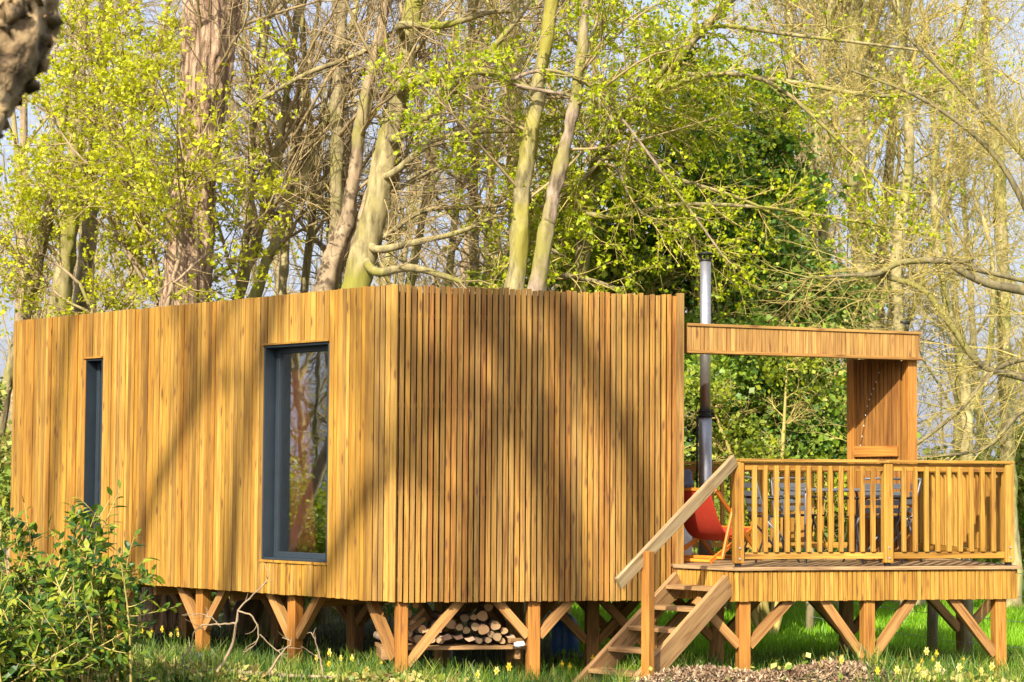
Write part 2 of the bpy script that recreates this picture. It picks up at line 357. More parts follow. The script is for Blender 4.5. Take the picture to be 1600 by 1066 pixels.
def groundmat():
    m,n,b,l=newmat('woodland_and_meadow_ground')
    tc=node(n,'ShaderNodeTexCoord')
    ns=node(n,'ShaderNodeTexNoise'); ns.inputs['Scale'].default_value=1.4; ns.inputs['Detail'].default_value=8; l.new(tc.outputs['Object'],ns.inputs['Vector'])
    n2=node(n,'ShaderNodeTexNoise'); n2.inputs['Scale'].default_value=30; n2.inputs['Detail'].default_value=5; l.new(tc.outputs['Object'],n2.inputs['Vector'])
    soil=ramp(n,[(0.35,(0.025,0.028,0.010)),(0.55,(0.045,0.055,0.014)),(0.7,(0.10,0.075,0.04))]); l.new(ns.outputs['Fac'],soil.inputs[0])  # soil colours darkened to deepen the shade under the cabin
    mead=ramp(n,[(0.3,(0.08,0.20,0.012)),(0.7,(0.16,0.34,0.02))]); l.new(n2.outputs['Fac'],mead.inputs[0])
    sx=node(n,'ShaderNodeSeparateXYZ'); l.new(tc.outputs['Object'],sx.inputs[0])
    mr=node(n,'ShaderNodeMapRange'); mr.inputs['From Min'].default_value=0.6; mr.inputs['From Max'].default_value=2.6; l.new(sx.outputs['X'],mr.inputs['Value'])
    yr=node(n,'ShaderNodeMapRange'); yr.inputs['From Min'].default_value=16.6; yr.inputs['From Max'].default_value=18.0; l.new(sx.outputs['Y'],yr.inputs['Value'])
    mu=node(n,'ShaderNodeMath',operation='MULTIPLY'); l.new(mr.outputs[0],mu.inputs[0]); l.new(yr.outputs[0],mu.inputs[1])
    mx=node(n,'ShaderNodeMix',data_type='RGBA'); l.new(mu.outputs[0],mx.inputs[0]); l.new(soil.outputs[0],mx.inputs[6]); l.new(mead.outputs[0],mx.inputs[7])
    l.new(mx.outputs[2],b.inputs['Base Color']); b.inputs['Roughness'].default_value=0.95
    bp=node(n,'ShaderNodeBump'); bp.inputs['Strength'].default_value=0.8; bp.inputs['Distance'].default_value=0.04; l.new(n2.outputs['Fac'],bp.inputs['Height']); l.new(bp.outputs[0],b.inputs['Normal'])
    return m
M['ground']=groundmat()

# ------------------------------------------------------------------ ground
def make_ground():
    def axis(lo,hi,a,b,step):
        core=np.arange(a,b,step); out_r=b+np.cumsum(np.geomspace(step,60,28)); out_l=a-np.cumsum(np.geomspace(step,60,28))
        return np.concatenate([out_l[::-1],core,out_r])
    xs=axis(0,0,-8,8,0.16); ys=axis(0,0,12,26,0.16)
    X,Y=np.meshgrid(xs,ys); Z=gz(X,Y)+0.012*nr.randn(*X.shape)
    v=np.stack([X,Y,Z],-1).reshape(-1,3); nx=len(xs); ny=len(ys)
    i=np.arange(ny-1)[:,None]*nx+np.arange(nx-1)[None,:]
    f=np.stack([i,i+1,i+1+nx,i+nx],-1).reshape(-1,4)
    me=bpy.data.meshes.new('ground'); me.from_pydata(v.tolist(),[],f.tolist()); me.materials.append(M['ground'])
    me.polygons.foreach_set('use_smooth',np.ones(len(f),dtype=bool))
    o=bpy.data.objects.new('ground',me); C.objects.link(o); tag(o,kind='structure')
make_ground()

# ------------------------------------------------------------------ cabin
DZ=0.95
C0=Vector((-1.085,16.90,0)); C1=Vector((-1.36,17.02,0)); CL=Vector((-5.88,21.1,0)); CR=Vector((1.66,17.40,0))
CB2=Vector((0.75,21.0,0)); CB3=Vector((-3.2,24.3,0))
ZT,ZB=3.585,0.60
def V3(p,z): return Vector((p[0],p[1],z))
cabin=empty('timber_cabin',(-1,18,0),'low cabin raised on timber legs, clad in upright honey coloured wooden slats','cabin')
dirL=(C1-CL).normalized(); nL=Vector((dirL.y,-dirL.x,0))          # outward normal of the long side
dirF=(CR-C0).normalized(); nF=Vector((dirF.y,-dirF.x,0))
LL=(C1-CL).length
def sL(px,py):                                                     # position along the long side and height
    q=PV(px,py,CL,C1); return (Vector((q.x,q.y,0))-CL).dot(dirL), q.z
w2a,_=sL(411,700); w2b,w2t=sL(514,534); _,w2z=sL(512,879)
w1a,_=sL(131,700); w1b,w1t=sL(160,560)
w1z=w2z-0.0
WINS=[(w1a,w1b,w1z,w1t),(w2a,w2b,w2z,w2t)]
mb=MB(); s=0.0
while s<LL:
    wdt=rng.choice([0.046,0.054,0.054,0.060,0.072])
    c=s+wdt/2; out=rng.uniform(0.0,0.008)+rng.choice([0,0,0.006]); p=CL+dirL*c+nL*(out-0.011)
    top=ZT+rng.uniform(-0.004,0.004)
    segs=[(ZB+rng.uniform(-0.004,0.004),top)]
    for (a,b,z0,z1) in WINS:
        if a-0.01<c<b+0.01: segs=[(segs[0][0],z0-0.02),(z1+0.02,top)]
    for z0,z1 in segs: mb.bar(V3(p,z0),V3(p,z1),0.022+rng.uniform(0,.004),wdt-0.005,up=dirL)
    s+=wdt
# rounded end of the long side
p=C1.copy(); k=0; tot=(C0-C1).length; dc=(C0-C1).normalized()
for k in range(4):
    q=C1+dc*(0.03+k*0.058); mb.bar(V3(q,ZB),V3(q,ZT),0.024,0.050,up=dc)
q=C0-dc*0.030; mb.bar(V3(q,ZB-0.005),V3(q,ZT+0.008),0.034,0.070,up=dc)
side=mb.build('side_cladding',M['clad'],cabin,bevel=0.0025)
# slatted screen, seen end-on gaps between slats
mb=MB(); LF=(CR-C0).length; s=0.022; i=0
while s<LF-0.07:
    p=C0+dirF*(s+0.021)+nF*0.02*math.sin(s*2.2)
    mb.bar(V3(p,ZB-rng.uniform(0,0.01)),V3(p,ZT+rng.uniform(-0.014,0.008)-0.01*s),0.044,0.0435+rng.uniform(-.003,.003),up=dirF+nF*rng.uniform(-.05,.05)); s+=0.0555
p=CR-dirF*0.03; mb.bar(V3(p,ZB+0.02),V3(p,ZT-0.01),0.06,0.072,up=dirF)
mb.build('slatted_screen',M['screen'],cabin,bevel=0.003)
for z in (0.80,1.62,2.45,3.3):
    mb=MB(); a=C0+dirF*0.02-nF*0.040; b=CR-dirF*0.03-nF*0.040; mb.bar(V3(a,z),V3(b,z),0.035,0.045); mb.build('screen_batten',M['screen'],cabin)
def board(mb,a,b,z0,z1,n,off,th,rnd=0.5):                          # flat board between plan points, set back from the face
    a=Vector(a)-n*off; b=Vector(b)-n*off
    mb.bar(V3((a+b)/2,z0),V3((a+b)/2,z1),th,(b-a).length,up=(b-a).normalized(),rnd=rnd)
mb=MB(); board(mb,C0+dirF*.03,CR-dirF*.02,ZB+.03,ZT-.06,nF,0.085,0.03); mb.build('front_wall',M['darkwall'],cabin)
mb=MB()
ss=[0,w1a-.005,w1b+.005,w2a-.005,w2b+.005,LL]
for a,b in ((0,1),(2,3),(4,5)): board(mb,CL+dirL*ss[a],CL+dirL*ss[b],ZB+.03,ZT-.06,nL,0.05,0.03)
for (a,b,z0,z1) in WINS:
    board(mb,CL+dirL*a,CL+dirL*b,ZB+.03,z0-.015,nL,0.05,0.03); board(mb,CL+dirL*a,CL+dirL*b,z1+.015,ZT-.06,nL,0.05,0.03)
board(mb,C1,C0,ZB+.03,ZT-.06,nL,0.05,0.03)
mb.build('side_wall',M['darkwall'],cabin)
mb=MB()
for a,b in ((CR,CB2),(CB2,CB3),(CB3,CL)):
    d=(b-a).normalized(); n=Vector((d.y,-d.x,0)); board(mb,a+d*.06,b-d*.05,ZB,ZT-.03,n,0.03,0.05)
mb.build('rear_wall',M['panelwood'],cabin)
cx=sum((q for q in (CL,C0,CR,CB2,CB3)),Vector())/5
def shrink(q,k=0.965): return cx+(q-cx)*k
mb=MB(); mb.prism([shrink(q) for q in (CL,C1,C0,CR,CB2,CB3)],ZT-.16,ZT-.06); mb.build('roof',M['roof'],cabin)
mb=MB(); mb.prism([shrink(q) for q in (CL,C1,C0,CR,CB2,CB3)],ZB+.03,ZB+.20); mb.build('floor',M['brace'],cabin)
mb=MB()
for t in (0.2,0.4,0.6,0.8):
    a=CL.lerp(C0,t); b=a-nL*3.0; mb.bar(V3(a-nL*.15,ZB-.05),V3(b,ZB-.05),0.05,0.15)
mb.build('floor_joist',M['brace'],cabin)
# windows
for wi,(a,b,z0,z1) in enumerate(WINS):
    wn=MB(); dep=0.21
    pa=CL+dirL*a; pb=CL+dirL*b
    # lining boxes (reveal)
    def box(mb,s0,s1,d0,d1,za,zb,rnd=None):
        c=CL+dirL*((s0+s1)/2)-nL*((d0+d1)/2); mb.bar(V3(c,za),V3(c,zb),abs(d1-d0),s1-s0,up=dirL,rnd=rnd)
    t=0.018
    box(wn,a,a+t,0.0,dep,z0+t,z1-t); box(wn,b-t,b,0.005,dep,z0+t,z1-t)
    box(wn,a,b,0.004,dep,z1-t,z1); box(wn,a,b,0.004,dep,z0,z0+t)
    win=wn.build('window',M['dark'],cabin)
    fr=MB(); fw=0.055
    box(fr,a+t,a+t+fw,dep-.07,dep-.005,z0+t,z1-t); box(fr,b-t-fw,b-t,dep-.07,dep-.005,z0+t,z1-t)
    box(fr,a+t+fw,b-t-fw,dep-.07,dep-.005,z1-t-fw,z1-t); box(fr,a+t+fw,b-t-fw,dep-.07,dep-.005,z0+t,z0+t+fw)
    o=fr.build('frame',M['dark'],None,bevel=0.004); o.parent=win; 
    gl=MB(); box(gl,a+t+fw-.004,b-t-fw+.004,dep-.040,dep-.034,z0+t+fw-.004,z1-t-fw+.004)
    o=gl.build('pane',M['glass'],None); o.parent=win
    # timber sill and head trim, a little proud
    for nm,za,zb in (('sill',z0-.028,z0-.004),('head_trim',z1+.004,z1+.024)):
        tr=MB(); box(tr,a-.02,b+.012,-0.022,0.10,za,zb); o=tr.build(nm,M['clad'],None,bevel=0.002); o.parent=win
    # curtain just inside
    n=26; cv=[]; cw=(b-a)*(0.42 if wi else 0.9)
    me=bpy.data.meshes.new('curtain'); vv=[]; ff=[]
    for r in range(12):
        fr_=r/11; z=z1-.06-(z1-z0-.12)*fr_
        for i in range(n):
            u=i/(n-1); ww=cw*(0.62+0.38*fr_**1.3) if wi else cw
            c=CL+dirL*(a+.06+u*ww)-nL*(dep+.09+0.018*math.sin(u*26+fr_*1.5)); vv.append((c.x,c.y,z))
    for r in range(11):
        for i in range(n-1): ff.append((r*n+i,r*n+i+1,(r+1)*n+i+1,(r+1)*n+i))
    me.from_pydata(vv,[],ff); me.materials.append(M['curtain']); me.polygons.foreach_set('use_smooth',np.ones(len(ff),dtype=bool))
    o=bpy.data.objects.new('curtain',me); C.objects.link(o); o.parent=win
    m_=o.modifiers.new('cloth','SOLIDIFY'); m_.thickness=0.004
# legs and V braces
def leg(parent,x,y,ztop,d,w=0.12,n=None,reach=0.48,low=0.5,sides=(-1,1),mat='post',shoe=True,base=None):
    zb=gzf(x,y)-0.05
    mb=MB(); mb.bar((x,y,zb+(0.16 if shoe else 0)),(x,y,ztop),w,w,up=d); p=mb.build('support_post',M[mat],parent,bevel=0.006)
    if shoe:
        s_=MB(); s_.bar((x,y,zb),(x,y,zb+0.158),w*0.82,w*0.82,up=d); o=s_.build('post_foot',M['zinc'],None); o.parent=p
    for sg in sides:
        mb=MB(); q0=Vector((x,y,ztop-low))+Vector(d)*sg*(w*0.45); q1=Vector((x,y,ztop-0.01))+Vector(d)*sg*(reach+w*0.4)
        mb.bar(q0,q1,w*0.75,0.085,up=(0,0,1)); mb.build('brace',M['brace'],parent,bevel=0.004)
for px in (180,318,462):
    q=PV(px,920,CL-nL*.14,C1-nL*.14); leg(cabin,q.x,q.y,ZB+.02,dirL,0.115,reach=.33,low=.44)
q=PV(627,940,C0-nF*.10,CR-nF*.10); leg(cabin,q.x,q.y,ZB+.02,dirF,0.12,sides=(1,),reach=.52,low=.62)
mb=MB(); mb.bar((q.x-.05,q.y,ZB-.55),Vector((q.x,q.y,ZB))-dirL*.42+Vector((0,0.02,0)),0.09,0.085); mb.build('brace',M['brace'],cabin)
q=PV(833,940,C0-nF*.10,CR-nF*.10); leg(cabin,q.x,q.y,ZB+.02,dirF,0.12,reach=.32,low=.36)
for t,dd in ((0.12,2.0),(0.33,2.3),(0.55,2.2),(0.78,2.1),(0.97,1.9)):
    q=CL.lerp(C0,t)-nL*dd; leg(cabin,q.x,q.y,ZB+.02,dirL,0.13,shoe=False,mat='brace')
for px,Y in ((925,18.3),(968,18.9),(1015,18.0),(560,20.8),(700,20.0)):
    q=P(px,930,Y); leg(cabin,q.x,q.y,ZB+.02,dirF,0.13,shoe=(px<760),mat='brace')

# ------------------------------------------------------------------ deck
DA=Vector((2.07,16.70,0)); DB=Vector((4.87,17.36,0)); DC=Vector((4.40,20.0,0)); DD=Vector((1.05,19.5,0)); DE=Vector((1.60,17.15,0))
deck=empty('raised_deck',(3,18,0),'raised timber terrace with slatted skirt and baluster railing beside the cabin','deck')
def nrm2(a,b):
    d=(b-a).normalized(); return Vector((d.y,-d.x,0))
poly=[DA,DB,DC,DD,DE]
mb=MB(); dA=(DB-DA).normalized(); nA=nrm2(DA,DB)
# boards run along the front edge, clipped to the plan
def clip(polyp,o,d):
    ts=[]
    for i in range(len(polyp)):
        a=polyp[i]; b=polyp[(i+1)%len(polyp)]; e=b-a; den=d.x*e.y-d.y*e.x
        if abs(den)<1e-6: continue
        t=((a.x-o.x)*e.y-(a.y-o.y)*e.x)/den; u=((a.x-o.x)*d.y-(a.y-o.y)*d.x)/den
        if -1e-6<=u<=1+1e-6: ts.append(t)
    return (min(ts),max(ts)) if len(ts)>1 else None
k=0.03
while k<4:
    r_=clip(poly,DA-nA*k,dA)
    if r_ and r_[1]-r_[0]>0.1: a=DA-nA*k+dA*r_[0]; b=DA-nA*k+dA*r_[1]; mb.bar(V3(a,DZ-.014),V3(b,DZ-.014),0.118,0.028)
    k+=0.124
mb.build('deck_boards',M['board'],deck,bevel=0.003)
mb=MB()
for a,b in ((DA,DB),(DE,DA),(DB,DC)):
    d=(b-a).normalized(); n=nrm2(a,b); mb.bar(V3(a+n*.02-d*.03,DZ-.012),V3(b+n*.02+d*.03,DZ-.012),0.06,0.032)
mb.build('edge_trim',M['board'],deck,bevel=0.003)
for a,b in ((DA,DB),(DE,DA),(DB,DC)):
    mb=MB(); d=(b-a).normalized(); n=nrm2(a,b); L=(b-a).length; s=0.0
    while s<L-0.02:
        wd=0.047; c=a+d*(s+wd/2)+n*0.012; mb.bar(V3(c,0.635+rng.uniform(-.003,.003)),V3(c,DZ-.03-rng.uniform(0,.012)),0.022,wd-0.006,up=d); s+=wd
    mb.build('skirt_slats',M['deckwood'],deck,bevel=0.002)
mb=MB()
for i in range(5):
    a=poly[i]; b=poly[(i+1)%5]; d=(b-a).normalized(); n=nrm2(a,b); mb.bar(V3(a-n*.05+d*.05,DZ-.14),V3(b-n*.05-d*.05,DZ-.14),0.045,0.20)
for k in np.linspace(0.12,0.9,6):
    a=DA.lerp(DB,k)-nA*.08; b=a-nA*2.1; mb.bar(V3(a,DZ-.14),V3(b,DZ-.14),0.045,0.19)
mb.build('joist_frame',M['brace'],deck)
for px in (1161,1355,1560):
    q=PV(px,960,DA-nA*.07,DB-nA*.07); leg(deck,q.x,q.y,0.66,dA,0.112,reach=0.42 if px!=1560 else .46,low=.44 if px<1200 else .56,sides=(-1,1) if px<1500 else (-1,),shoe=False)
for px,Y in ((1120,18.3),(1322,19.2),(1505,19.6)):
    q=P(px,960,Y); leg(deck,q.x,q.y,0.66,dA,0.12,mat='brace',shoe=False)
# railing
def railpost(p,par,up,zt=1.93,w=0.092):
    mb=MB(); mb.bar(V3(p,DZ+.035),V3(p,zt),w,w,up=up); o=mb.build('railing_post',M['deckwood'],par,bevel=0.008)
    f=MB(); f.bar(V3(p,DZ),V3(p,DZ+.034),0.05,0.05,up=up); q=f.build('post_shoe',M['black'],None); q.parent=o
    for z in (1.03,1.13):
        t=TB(); c=Vector(p)+Vector((up.y,-up.x,0))*(w/2+.002); t.tube([tuple(V3(c,z)),tuple(V3(c+Vector((up.y,-up.x,0))*.008,z))],[.011,.009],8,cap=True); t_=t.build('bolt',M['zinc'],None); t_.parent=o
FA=DA-nA*.05+dA*.06; FB=DB-nA*.05-dA*.05
mid=PV(1386,800,FA,FB); FM=Vector((mid.x,mid.y,0))
dBC=(DC-DB).normalized(); nBC=nrm2(DB,DC); BR=DC-dBC*.1-nBC*.05; BL=DD.lerp(DC,0.03)
for p in (FA,FM,FB): railpost(p,deck,dA)
railpost(BR,deck,dBC); 
dCD=(BL-BR).normalized(); BM=BR.lerp(BL,0.52)
railpost(BM,deck,dCD); railpost(BR.lerp(BL,.86),deck,dCD)
def railing(a,b,ext=0.06):
    d=(b-a).normalized(); n=nrm2(a,b); L=(b-a).length
    mb=MB(); mb.bar(V3(a-d*ext,1.948),V3(b+d*ext,1.948),0.125,0.028); mb.build('rail_cap',M['deckwood'],deck,bevel=0.005)
    mb=MB(); mb.bar(V3(a+d*.046,1.89),V3(b-d*.046,1.89),0.036,0.07); mb.build('upper_rail',M['deckwood'],deck,bevel=0.003)
    mb=MB(); mb.bar(V3(a+d*.046,1.055),V3(b-d*.046,1.055),0.036,0.06); mb.build('lower_rail',M['deckwood'],deck,bevel=0.003)
    k=max(2,round((L-.09)/0.113)); 
    for i in range(1,k):
        c=a+d*(.046+(L-.092)*i/k)+n*.020; mb=MB(); mb.bar(V3(c,1.088),V3(c,1.90),0.040,0.042,up=d); mb.build('baluster',M['deckwood'],deck,bevel=0.006)
railing(FA,FM,0.0); railing(FM,FB,0.0); railing(FB,BR,0.03); railing(BR,BL,0.0)
# stairs
st=empty('wooden_staircase',(1.5,16.4,0),'open five tread timber staircase with one sloping handrail up to the deck','staircase')
sd=Vector((-.722,-.692,0)); wd=(DA-DE).normalized()
EA=DE+sd*0.03; EB=DA+sd*0.03
def stp(o,t,z): return V3(o+sd*t,z)
RUN,RISE=0.262,0.178
slope=Vector((sd.x*RUN,sd.y*RUN,-RISE)).normalized()
for o in (EA+wd*.03,EB-wd*.03):
    mb=MB(); a=stp(o,0.0,DZ-.15); b=a+slope*1.82
    mb.bar(a,b,0.05,0.20,up=(0,0,1)); mb.build('stringer',M['step'],st,bevel=0.004)
for i in range(1,6):
    mb=MB(); z=DZ-RISE*i; t=RUN*(i-0.5)
    mb.bar(stp(EA+wd*.057,t,z-.018),stp(EB-wd*.057,t,z-.018),0.20,0.038); mb.build('tread',M['step'],st,bevel=0.004)
PN=EB+wd*.035+sd*1.20
mb=MB(); mb.bar(V3(PN,gzf(PN.x,PN.y)-.05),V3(PN,1.13),0.085,0.085,up=wd); mb.build('newel_post',M['post'],st,bevel=0.006)
mb=MB(); a=V3(FA+Vector((-.055,-.07,0)),1.93); b=P(966,912,15.62); e=(b-a).normalized()
mb.bar(a-e*.03,b,0.045,0.118); mb.build('handrail',M['rail'],st,bevel=0.008)

# ------------------------------------------------------------------ canopy
can=empty('canopy_frame',(3,18,0),'slatted timber canopy frame with open middle and brown slatted end wall on the deck','canopy')
K0=Vector((1.70,17.47,0)); K1=Vector((4.17,18.33,0)); dK=(K1-K0).normalized(); nK=nrm2(K0,K1); wdir=Vector((-.644,.765,0))
mb=MB(); s=0; L=(K1-K0).length
while s<L-.03:
    c=K0+dK*(s+.024)+nK*.01; mb.bar(V3(c,3.03),V3(c,3.262),0.02,0.0475-.004,up=dK); s+=0.0475
mb.build('fascia_slats',M['canopy'],can,bevel=0.002)
mb=MB(); mb.bar(V3(K0,3.277),V3(K1+dK*.02,3.277),0.07,0.028); mb.bar(V3(K0,3.014),V3(K1+dK*.02,3.014),0.075,0.03); mb.build('beam_trim',M['canopy'],can,bevel=0.003)
K2=K1+wdir*.74; K3=K0-nK*.78
mb=MB(); mb.prism([K0-nK*.045,K1-nK*.045,K2,K3],3.05,3.25); mb.build('canopy_roof',M['panelwood'],can)
mb=MB(); mb.bar(V3(K1-dK*.055-nK*.09,DZ),V3(K1-dK*.055-nK*.09,3.03),0.115,0.105,up=dK); mb.build('canopy_post',M['post'],can,bevel=0.005)
W0=K1-dK*.10-nK*.14; W1=W0+wdir*.66
mb=MB(); mb.bar(V3(W1,DZ),V3(W1,3.05),0.09,0.09,up=wdir); mb.build('canopy_post',M['post'],can,bevel=0.005)
mb=MB(); s=.04
while s<.62:
    c=W0+wdir*(s+.02); mb.bar(V3(c,DZ+.03),V3(c,3.04),0.02,0.044,up=wdir); s+=.052
mb.build('slat_panel',M['panelwood'],can)
nW=Vector((-wdir.y,wdir.x,0))
if nW.y>0: nW=-nW
for z in (2.07,1.0):
    mb=MB(); mb.bar(V3(W0+wdir*.05+nW*.025,z),V3(W1-wdir*.045+nW*.025,z),0.04,0.11); mb.build('panel_rail',M['post'],can,bevel=0.004)
mb=MB(); c=W0+wdir*.42-nW*.03
board(mb,W0+wdir*.03,W1,DZ+.03,3.0,nW,0.03,0.012); mb.build('panel_backing',M['panelwood'],can)
# string of tiny lights down the end wall
t=TB(); pts=[]; 
for i in range(24):
    u=i/23; c=W0+wdir*(0.22+0.34*u**.7)+nW*.035; pts.append((c.x,c.y,3.0-0.95*u-0.04*math.sin(u*9)))
t.tube(pts,[.0025]*24,4); ls=t.build('string_light',M['black']); tag(ls,'thin string of tiny lamps hanging down the inside of the canopy end wall','string lights')
for i in range(2,23,2):
    b_=TB(); q=pts[i]; b_.tube([(q[0],q[1],q[2]+.008),(q[0]-.003,q[1]-.003,q[2]),(q[0],q[1],q[2]-.012)],[.002,.005,.001],6,cap=True); o=b_.build('bulb',M['white']); o.parent=ls
# small dark bracket on the canopy corner
c=K1-nK*.05-dK*.10
br=TB(); br.tube([tuple(V3(c,3.29)),tuple(V3(c,3.33)),tuple(V3(c+Vector((-.02,0,0)),3.38))],[.012,.010,.012],6,cap=True)
br.tube([tuple(V3(c+Vector((-.075,0,0)),3.395)),tuple(V3(c+Vector((.02,0,0)),3.385))],[.012,.02],8,cap=True)
tag(br.build('corner_bracket',M['black']),'small dark bracket standing on the outer corner of the canopy','bracket')

# ------------------------------------------------------------------ flue pipe
fq=P(1102,760,19.0); fx,fy=fq.x,fq.y
def up_z(py,Y=19.0,px=1101): return P(px,py,Y).z
fl=empty('flue_pipe',(fx,fy,DZ),'tall round steel flue pipe with black cowl rising from the deck behind the canopy','flue')
t=TB(); t.tube([(fx,fy,up_z(655)),(fx,fy,up_z(408))],[.058,.058],24,cap=True); t.build('upper_pipe',M['steel'],fl)
t=TB(); t.tube([(fx,fy,DZ+.01),(fx,fy,up_z(652))],[.070,.070],24,cap=True); t.build('lower_pipe',M['steel'],fl)
t=TB()
for z in (up_z(652),up_z(645)): t.tube([(fx,fy,z),(fx,fy,z+.02)],[.076,.076],24,cap=True)
t.tube([(fx-.09,fy-.03,up_z(650)),(fx-.09,fy-.03,up_z(770))],[.01,.01],6,cap=True)
t.build('pipe_clamp',M['black'],fl)
zc=up_z(408)
t=TB(); t.tube([(fx,fy,zc-.005),(fx,fy,zc+.012)],[.062,.062],24,cap=True)
for i in range(8):
    a=i*PI/4; t.tube([(fx+.058*math.cos(a),fy+.058*math.sin(a),zc),(fx+.075*math.cos(a),fy+.075*math.sin(a),zc+.075)],[.006,.006],5)
t.tube([(fx,fy,zc+.070),(fx,fy,zc+.078),(fx,fy,zc+.098)],[.090,.088,.03],24,cap=True); t.build('cowl',M['black'],fl)

# ------------------------------------------------------------------ white canister with dark cap by the cabin corner
q=P(1069,800,18.6); t=TB()
pl=empty('white_canister',(q.x,q.y,DZ),'white round canister with dark cap standing behind the red deckchair','canister')
t.tube([(q.x,q.y,DZ),(q.x,q.y,DZ+.02),(q.x,q.y,1.66)],[.09,.085,.080],18,cap=True); t.build('body',M['white'],pl)
t=TB(); t.tube([(q.x,q.y,1.662),(q.x,q.y,1.70),(q.x,q.y,1.76),(q.x,q.y,1.77),(q.x,q.y,1.84),(q.x,q.y,1.87)],[.085,.100,.098,.080,.082,.05],18,cap=True); t.build('cap',M['slate'],pl)

# ------------------------------------------------------------------ deckchair
q=P(1112,870,17.95)
dc_=empty('red_deckchair',(q.x,q.y,DZ),'folding deckchair with red canvas sling and orange wooden frame at the top of the stairs','deckchair')
f=Vector((0.62,0.785,0)); g=Vector((0.785,-0.62,0)); O=Vector((q.x,q.y,0))
def dp(x,y,z): return O+f*x+g*y+Vector((0,0,DZ+z*.92))
for sg in (-1,1):
    mb=MB(); mb.bar(dp(-.38,.28*sg,.78),dp(.50,.28*sg,.02),0.024,0.045); mb.build('long_rail',M['orange'],dc_,bevel=.004)
    mb=MB(); mb.bar(dp(.42,.24*sg,.36),dp(-.42,.24*sg,.02),0.024,0.045); mb.build('seat_rail',M['orange'],dc_,bevel=.004)
    mb=MB(); mb.bar(dp(-.10,.31*sg,.58),dp(-.28,.31*sg,.06) if False else dp(.20,.31*sg,.60) if False else dp(-.30,.31*sg,.05),0.022,0.040); mb.build('prop_rail',M['orange'],dc_,bevel=.004)
for nm,x,z,yy in (('crossbar',-.38,.78,.30),('crossbar',.50,.03,.28),('crossbar',.42,.36,.27),('crossbar',-.42,.03,.25),('crossbar',-.30,.06,.32)):
    mb=MB(); mb.bar(dp(x,-yy,z),dp(x,yy,z),0.03,0.03); mb.build(nm,M['orange'],dc_,bevel=.004)
ctrl=[(-.39,.79),(-.33,.66),(-.25,.50),(-.14,.34),(0.0,.245),(.16,.235),(.30,.29),(.43,.375)]
vv=[];ff=[]
for i,(x,z) in enumerate(ctrl):
    for j in range(7):
        y=-.22+.44*j/6; sag=-.02*(1-(y/.22)**2)*math.sin(PI*i/7); vv.append(tuple(dp(x,y,z+sag)))
for i in range(7):
    for j in range(6): a=i*7+j; ff.append((a,a+1,a+8,a+7))
me=bpy.data.meshes.new('canvas'); me.from_pydata(vv,[],ff); me.materials.append(M['red']); me.polygons.foreach_set('use_smooth',np.ones(len(ff),dtype=bool))
o=bpy.data.objects.new('canvas',me); C.objects.link(o); attach(o,dc_)
m_=o.modifiers.new('sub','SUBSURF'); m_.levels=m_.render_levels=2; m_=o.modifiers.new('cloth','SOLIDIFY'); m_.thickness=0.004

# ------------------------------------------------------------------ table and chairs
TQ=P(1300,880,18.15); TX,TY=TQ.x,TQ.y
tb_=empty('garden_table',(TX,TY,DZ),'grey metal garden table with rounded corners behind the railing','table')
def TP(x,y,z): return Vector((TX,TY,DZ+z))+dA*x-nA*y
mb=MB(); mb.bar(TP(-.42,0,.725),TP(.42,0,.725),0.62,0.02); mb.build('table_top',M['greymetal'],tb_,bevel=.008)
for sx in (-1,1):
    for sy in (-1,1):
        t=TB(); t.tube([tuple(TP(sx*.40,sy*.28,0)),tuple(TP(sx*.40,sy*.28,.66)),tuple(TP(sx*.385,sy*.27,.705)),tuple(TP(sx*.35,sy*.25,.715))],[.014]*4,8,cap=True); t.build('leg',M['greymetal'],tb_)
t=TB(); rim=[TP(-.40,-.31,.715),TP(.40,-.31,.715),TP(.43,-.28,.715),TP(.43,.28,.715),TP(.40,.31,.715),TP(-.40,.31,.715),TP(-.43,.28,.715),TP(-.43,-.28,.715),TP(-.40,-.31,.715)]
t.tube([tuple(p) for p in rim],[.013]*9,8); t.build('rim_tube',M['greymetal'],tb_)
def make_chair():
    r=bpy.data.objects.new('folding_chair',None); C.objects.link(r)
    def T(name,pts,rad=.011,mat='greymetal'):
        t=TB(); t.tube(pts,[rad]*len(pts),8,cap=True); o=t.build(name,M[mat]); o.parent=r
    for s_ in (-1,1):
        T('back_leg',[(s_*.21,.26,0),(s_*.21,.10,.44),(s_*.21,-.06,.44) if False else (s_*.21,.16,.46),(s_*.205,.25,.80),(s_*.19,.262,.83)])
        T('front_leg',[(s_*.215,-.20,0),(s_*.215,-.04,.22),(s_*.215,.18,.45)])
        T('arm',[(s_*.23,.20,.64),(s_*.23,-.12,.64),(s_*.23,-.17,.62)],.012,'black')
    T('top_bar',[(-.20,.262,.83),(0,.265,.84),(.20,.262,.83)])
    for z in (.52,.60,.68,.76):
        mb=MB(); mb.bar((-.20,.17+(z-.46)*.26,z),(.20,.17+(z-.46)*.26,z),0.014,0.052); o=mb.build('back_slat',M['greymetal'],None,bevel=.003); o.parent=r
    mb=MB(); mb.bar((-.205,.0,.452),(.205,.0,.452),0.40,0.018); o=mb.build('seat',M['black'],None,bevel=.006); o.parent=r
    return r
ch0=make_chair()
base=math.atan2(dA.y,dA.x)
for i,(x,y,a,lb) in enumerate([(-.62,0.05,90,'grey folding garden chair at the end of the table nearest the stairs'),(.62,.0,-90,'grey folding garden chair at the end of the table beside the canopy wall'),(.25,-.40,180,'grey folding garden chair between the front railing and the table'),(-.1,.62,0,'grey folding garden chair on the far side of the table')]):
    c=ch0 if i==0 else copy_tree(ch0)
    p=TP(x,y,0); c.location=p; c.rotation_euler=(0,0,base+R(a)); tag(c,lb,'chair','folding chairs round the garden table')

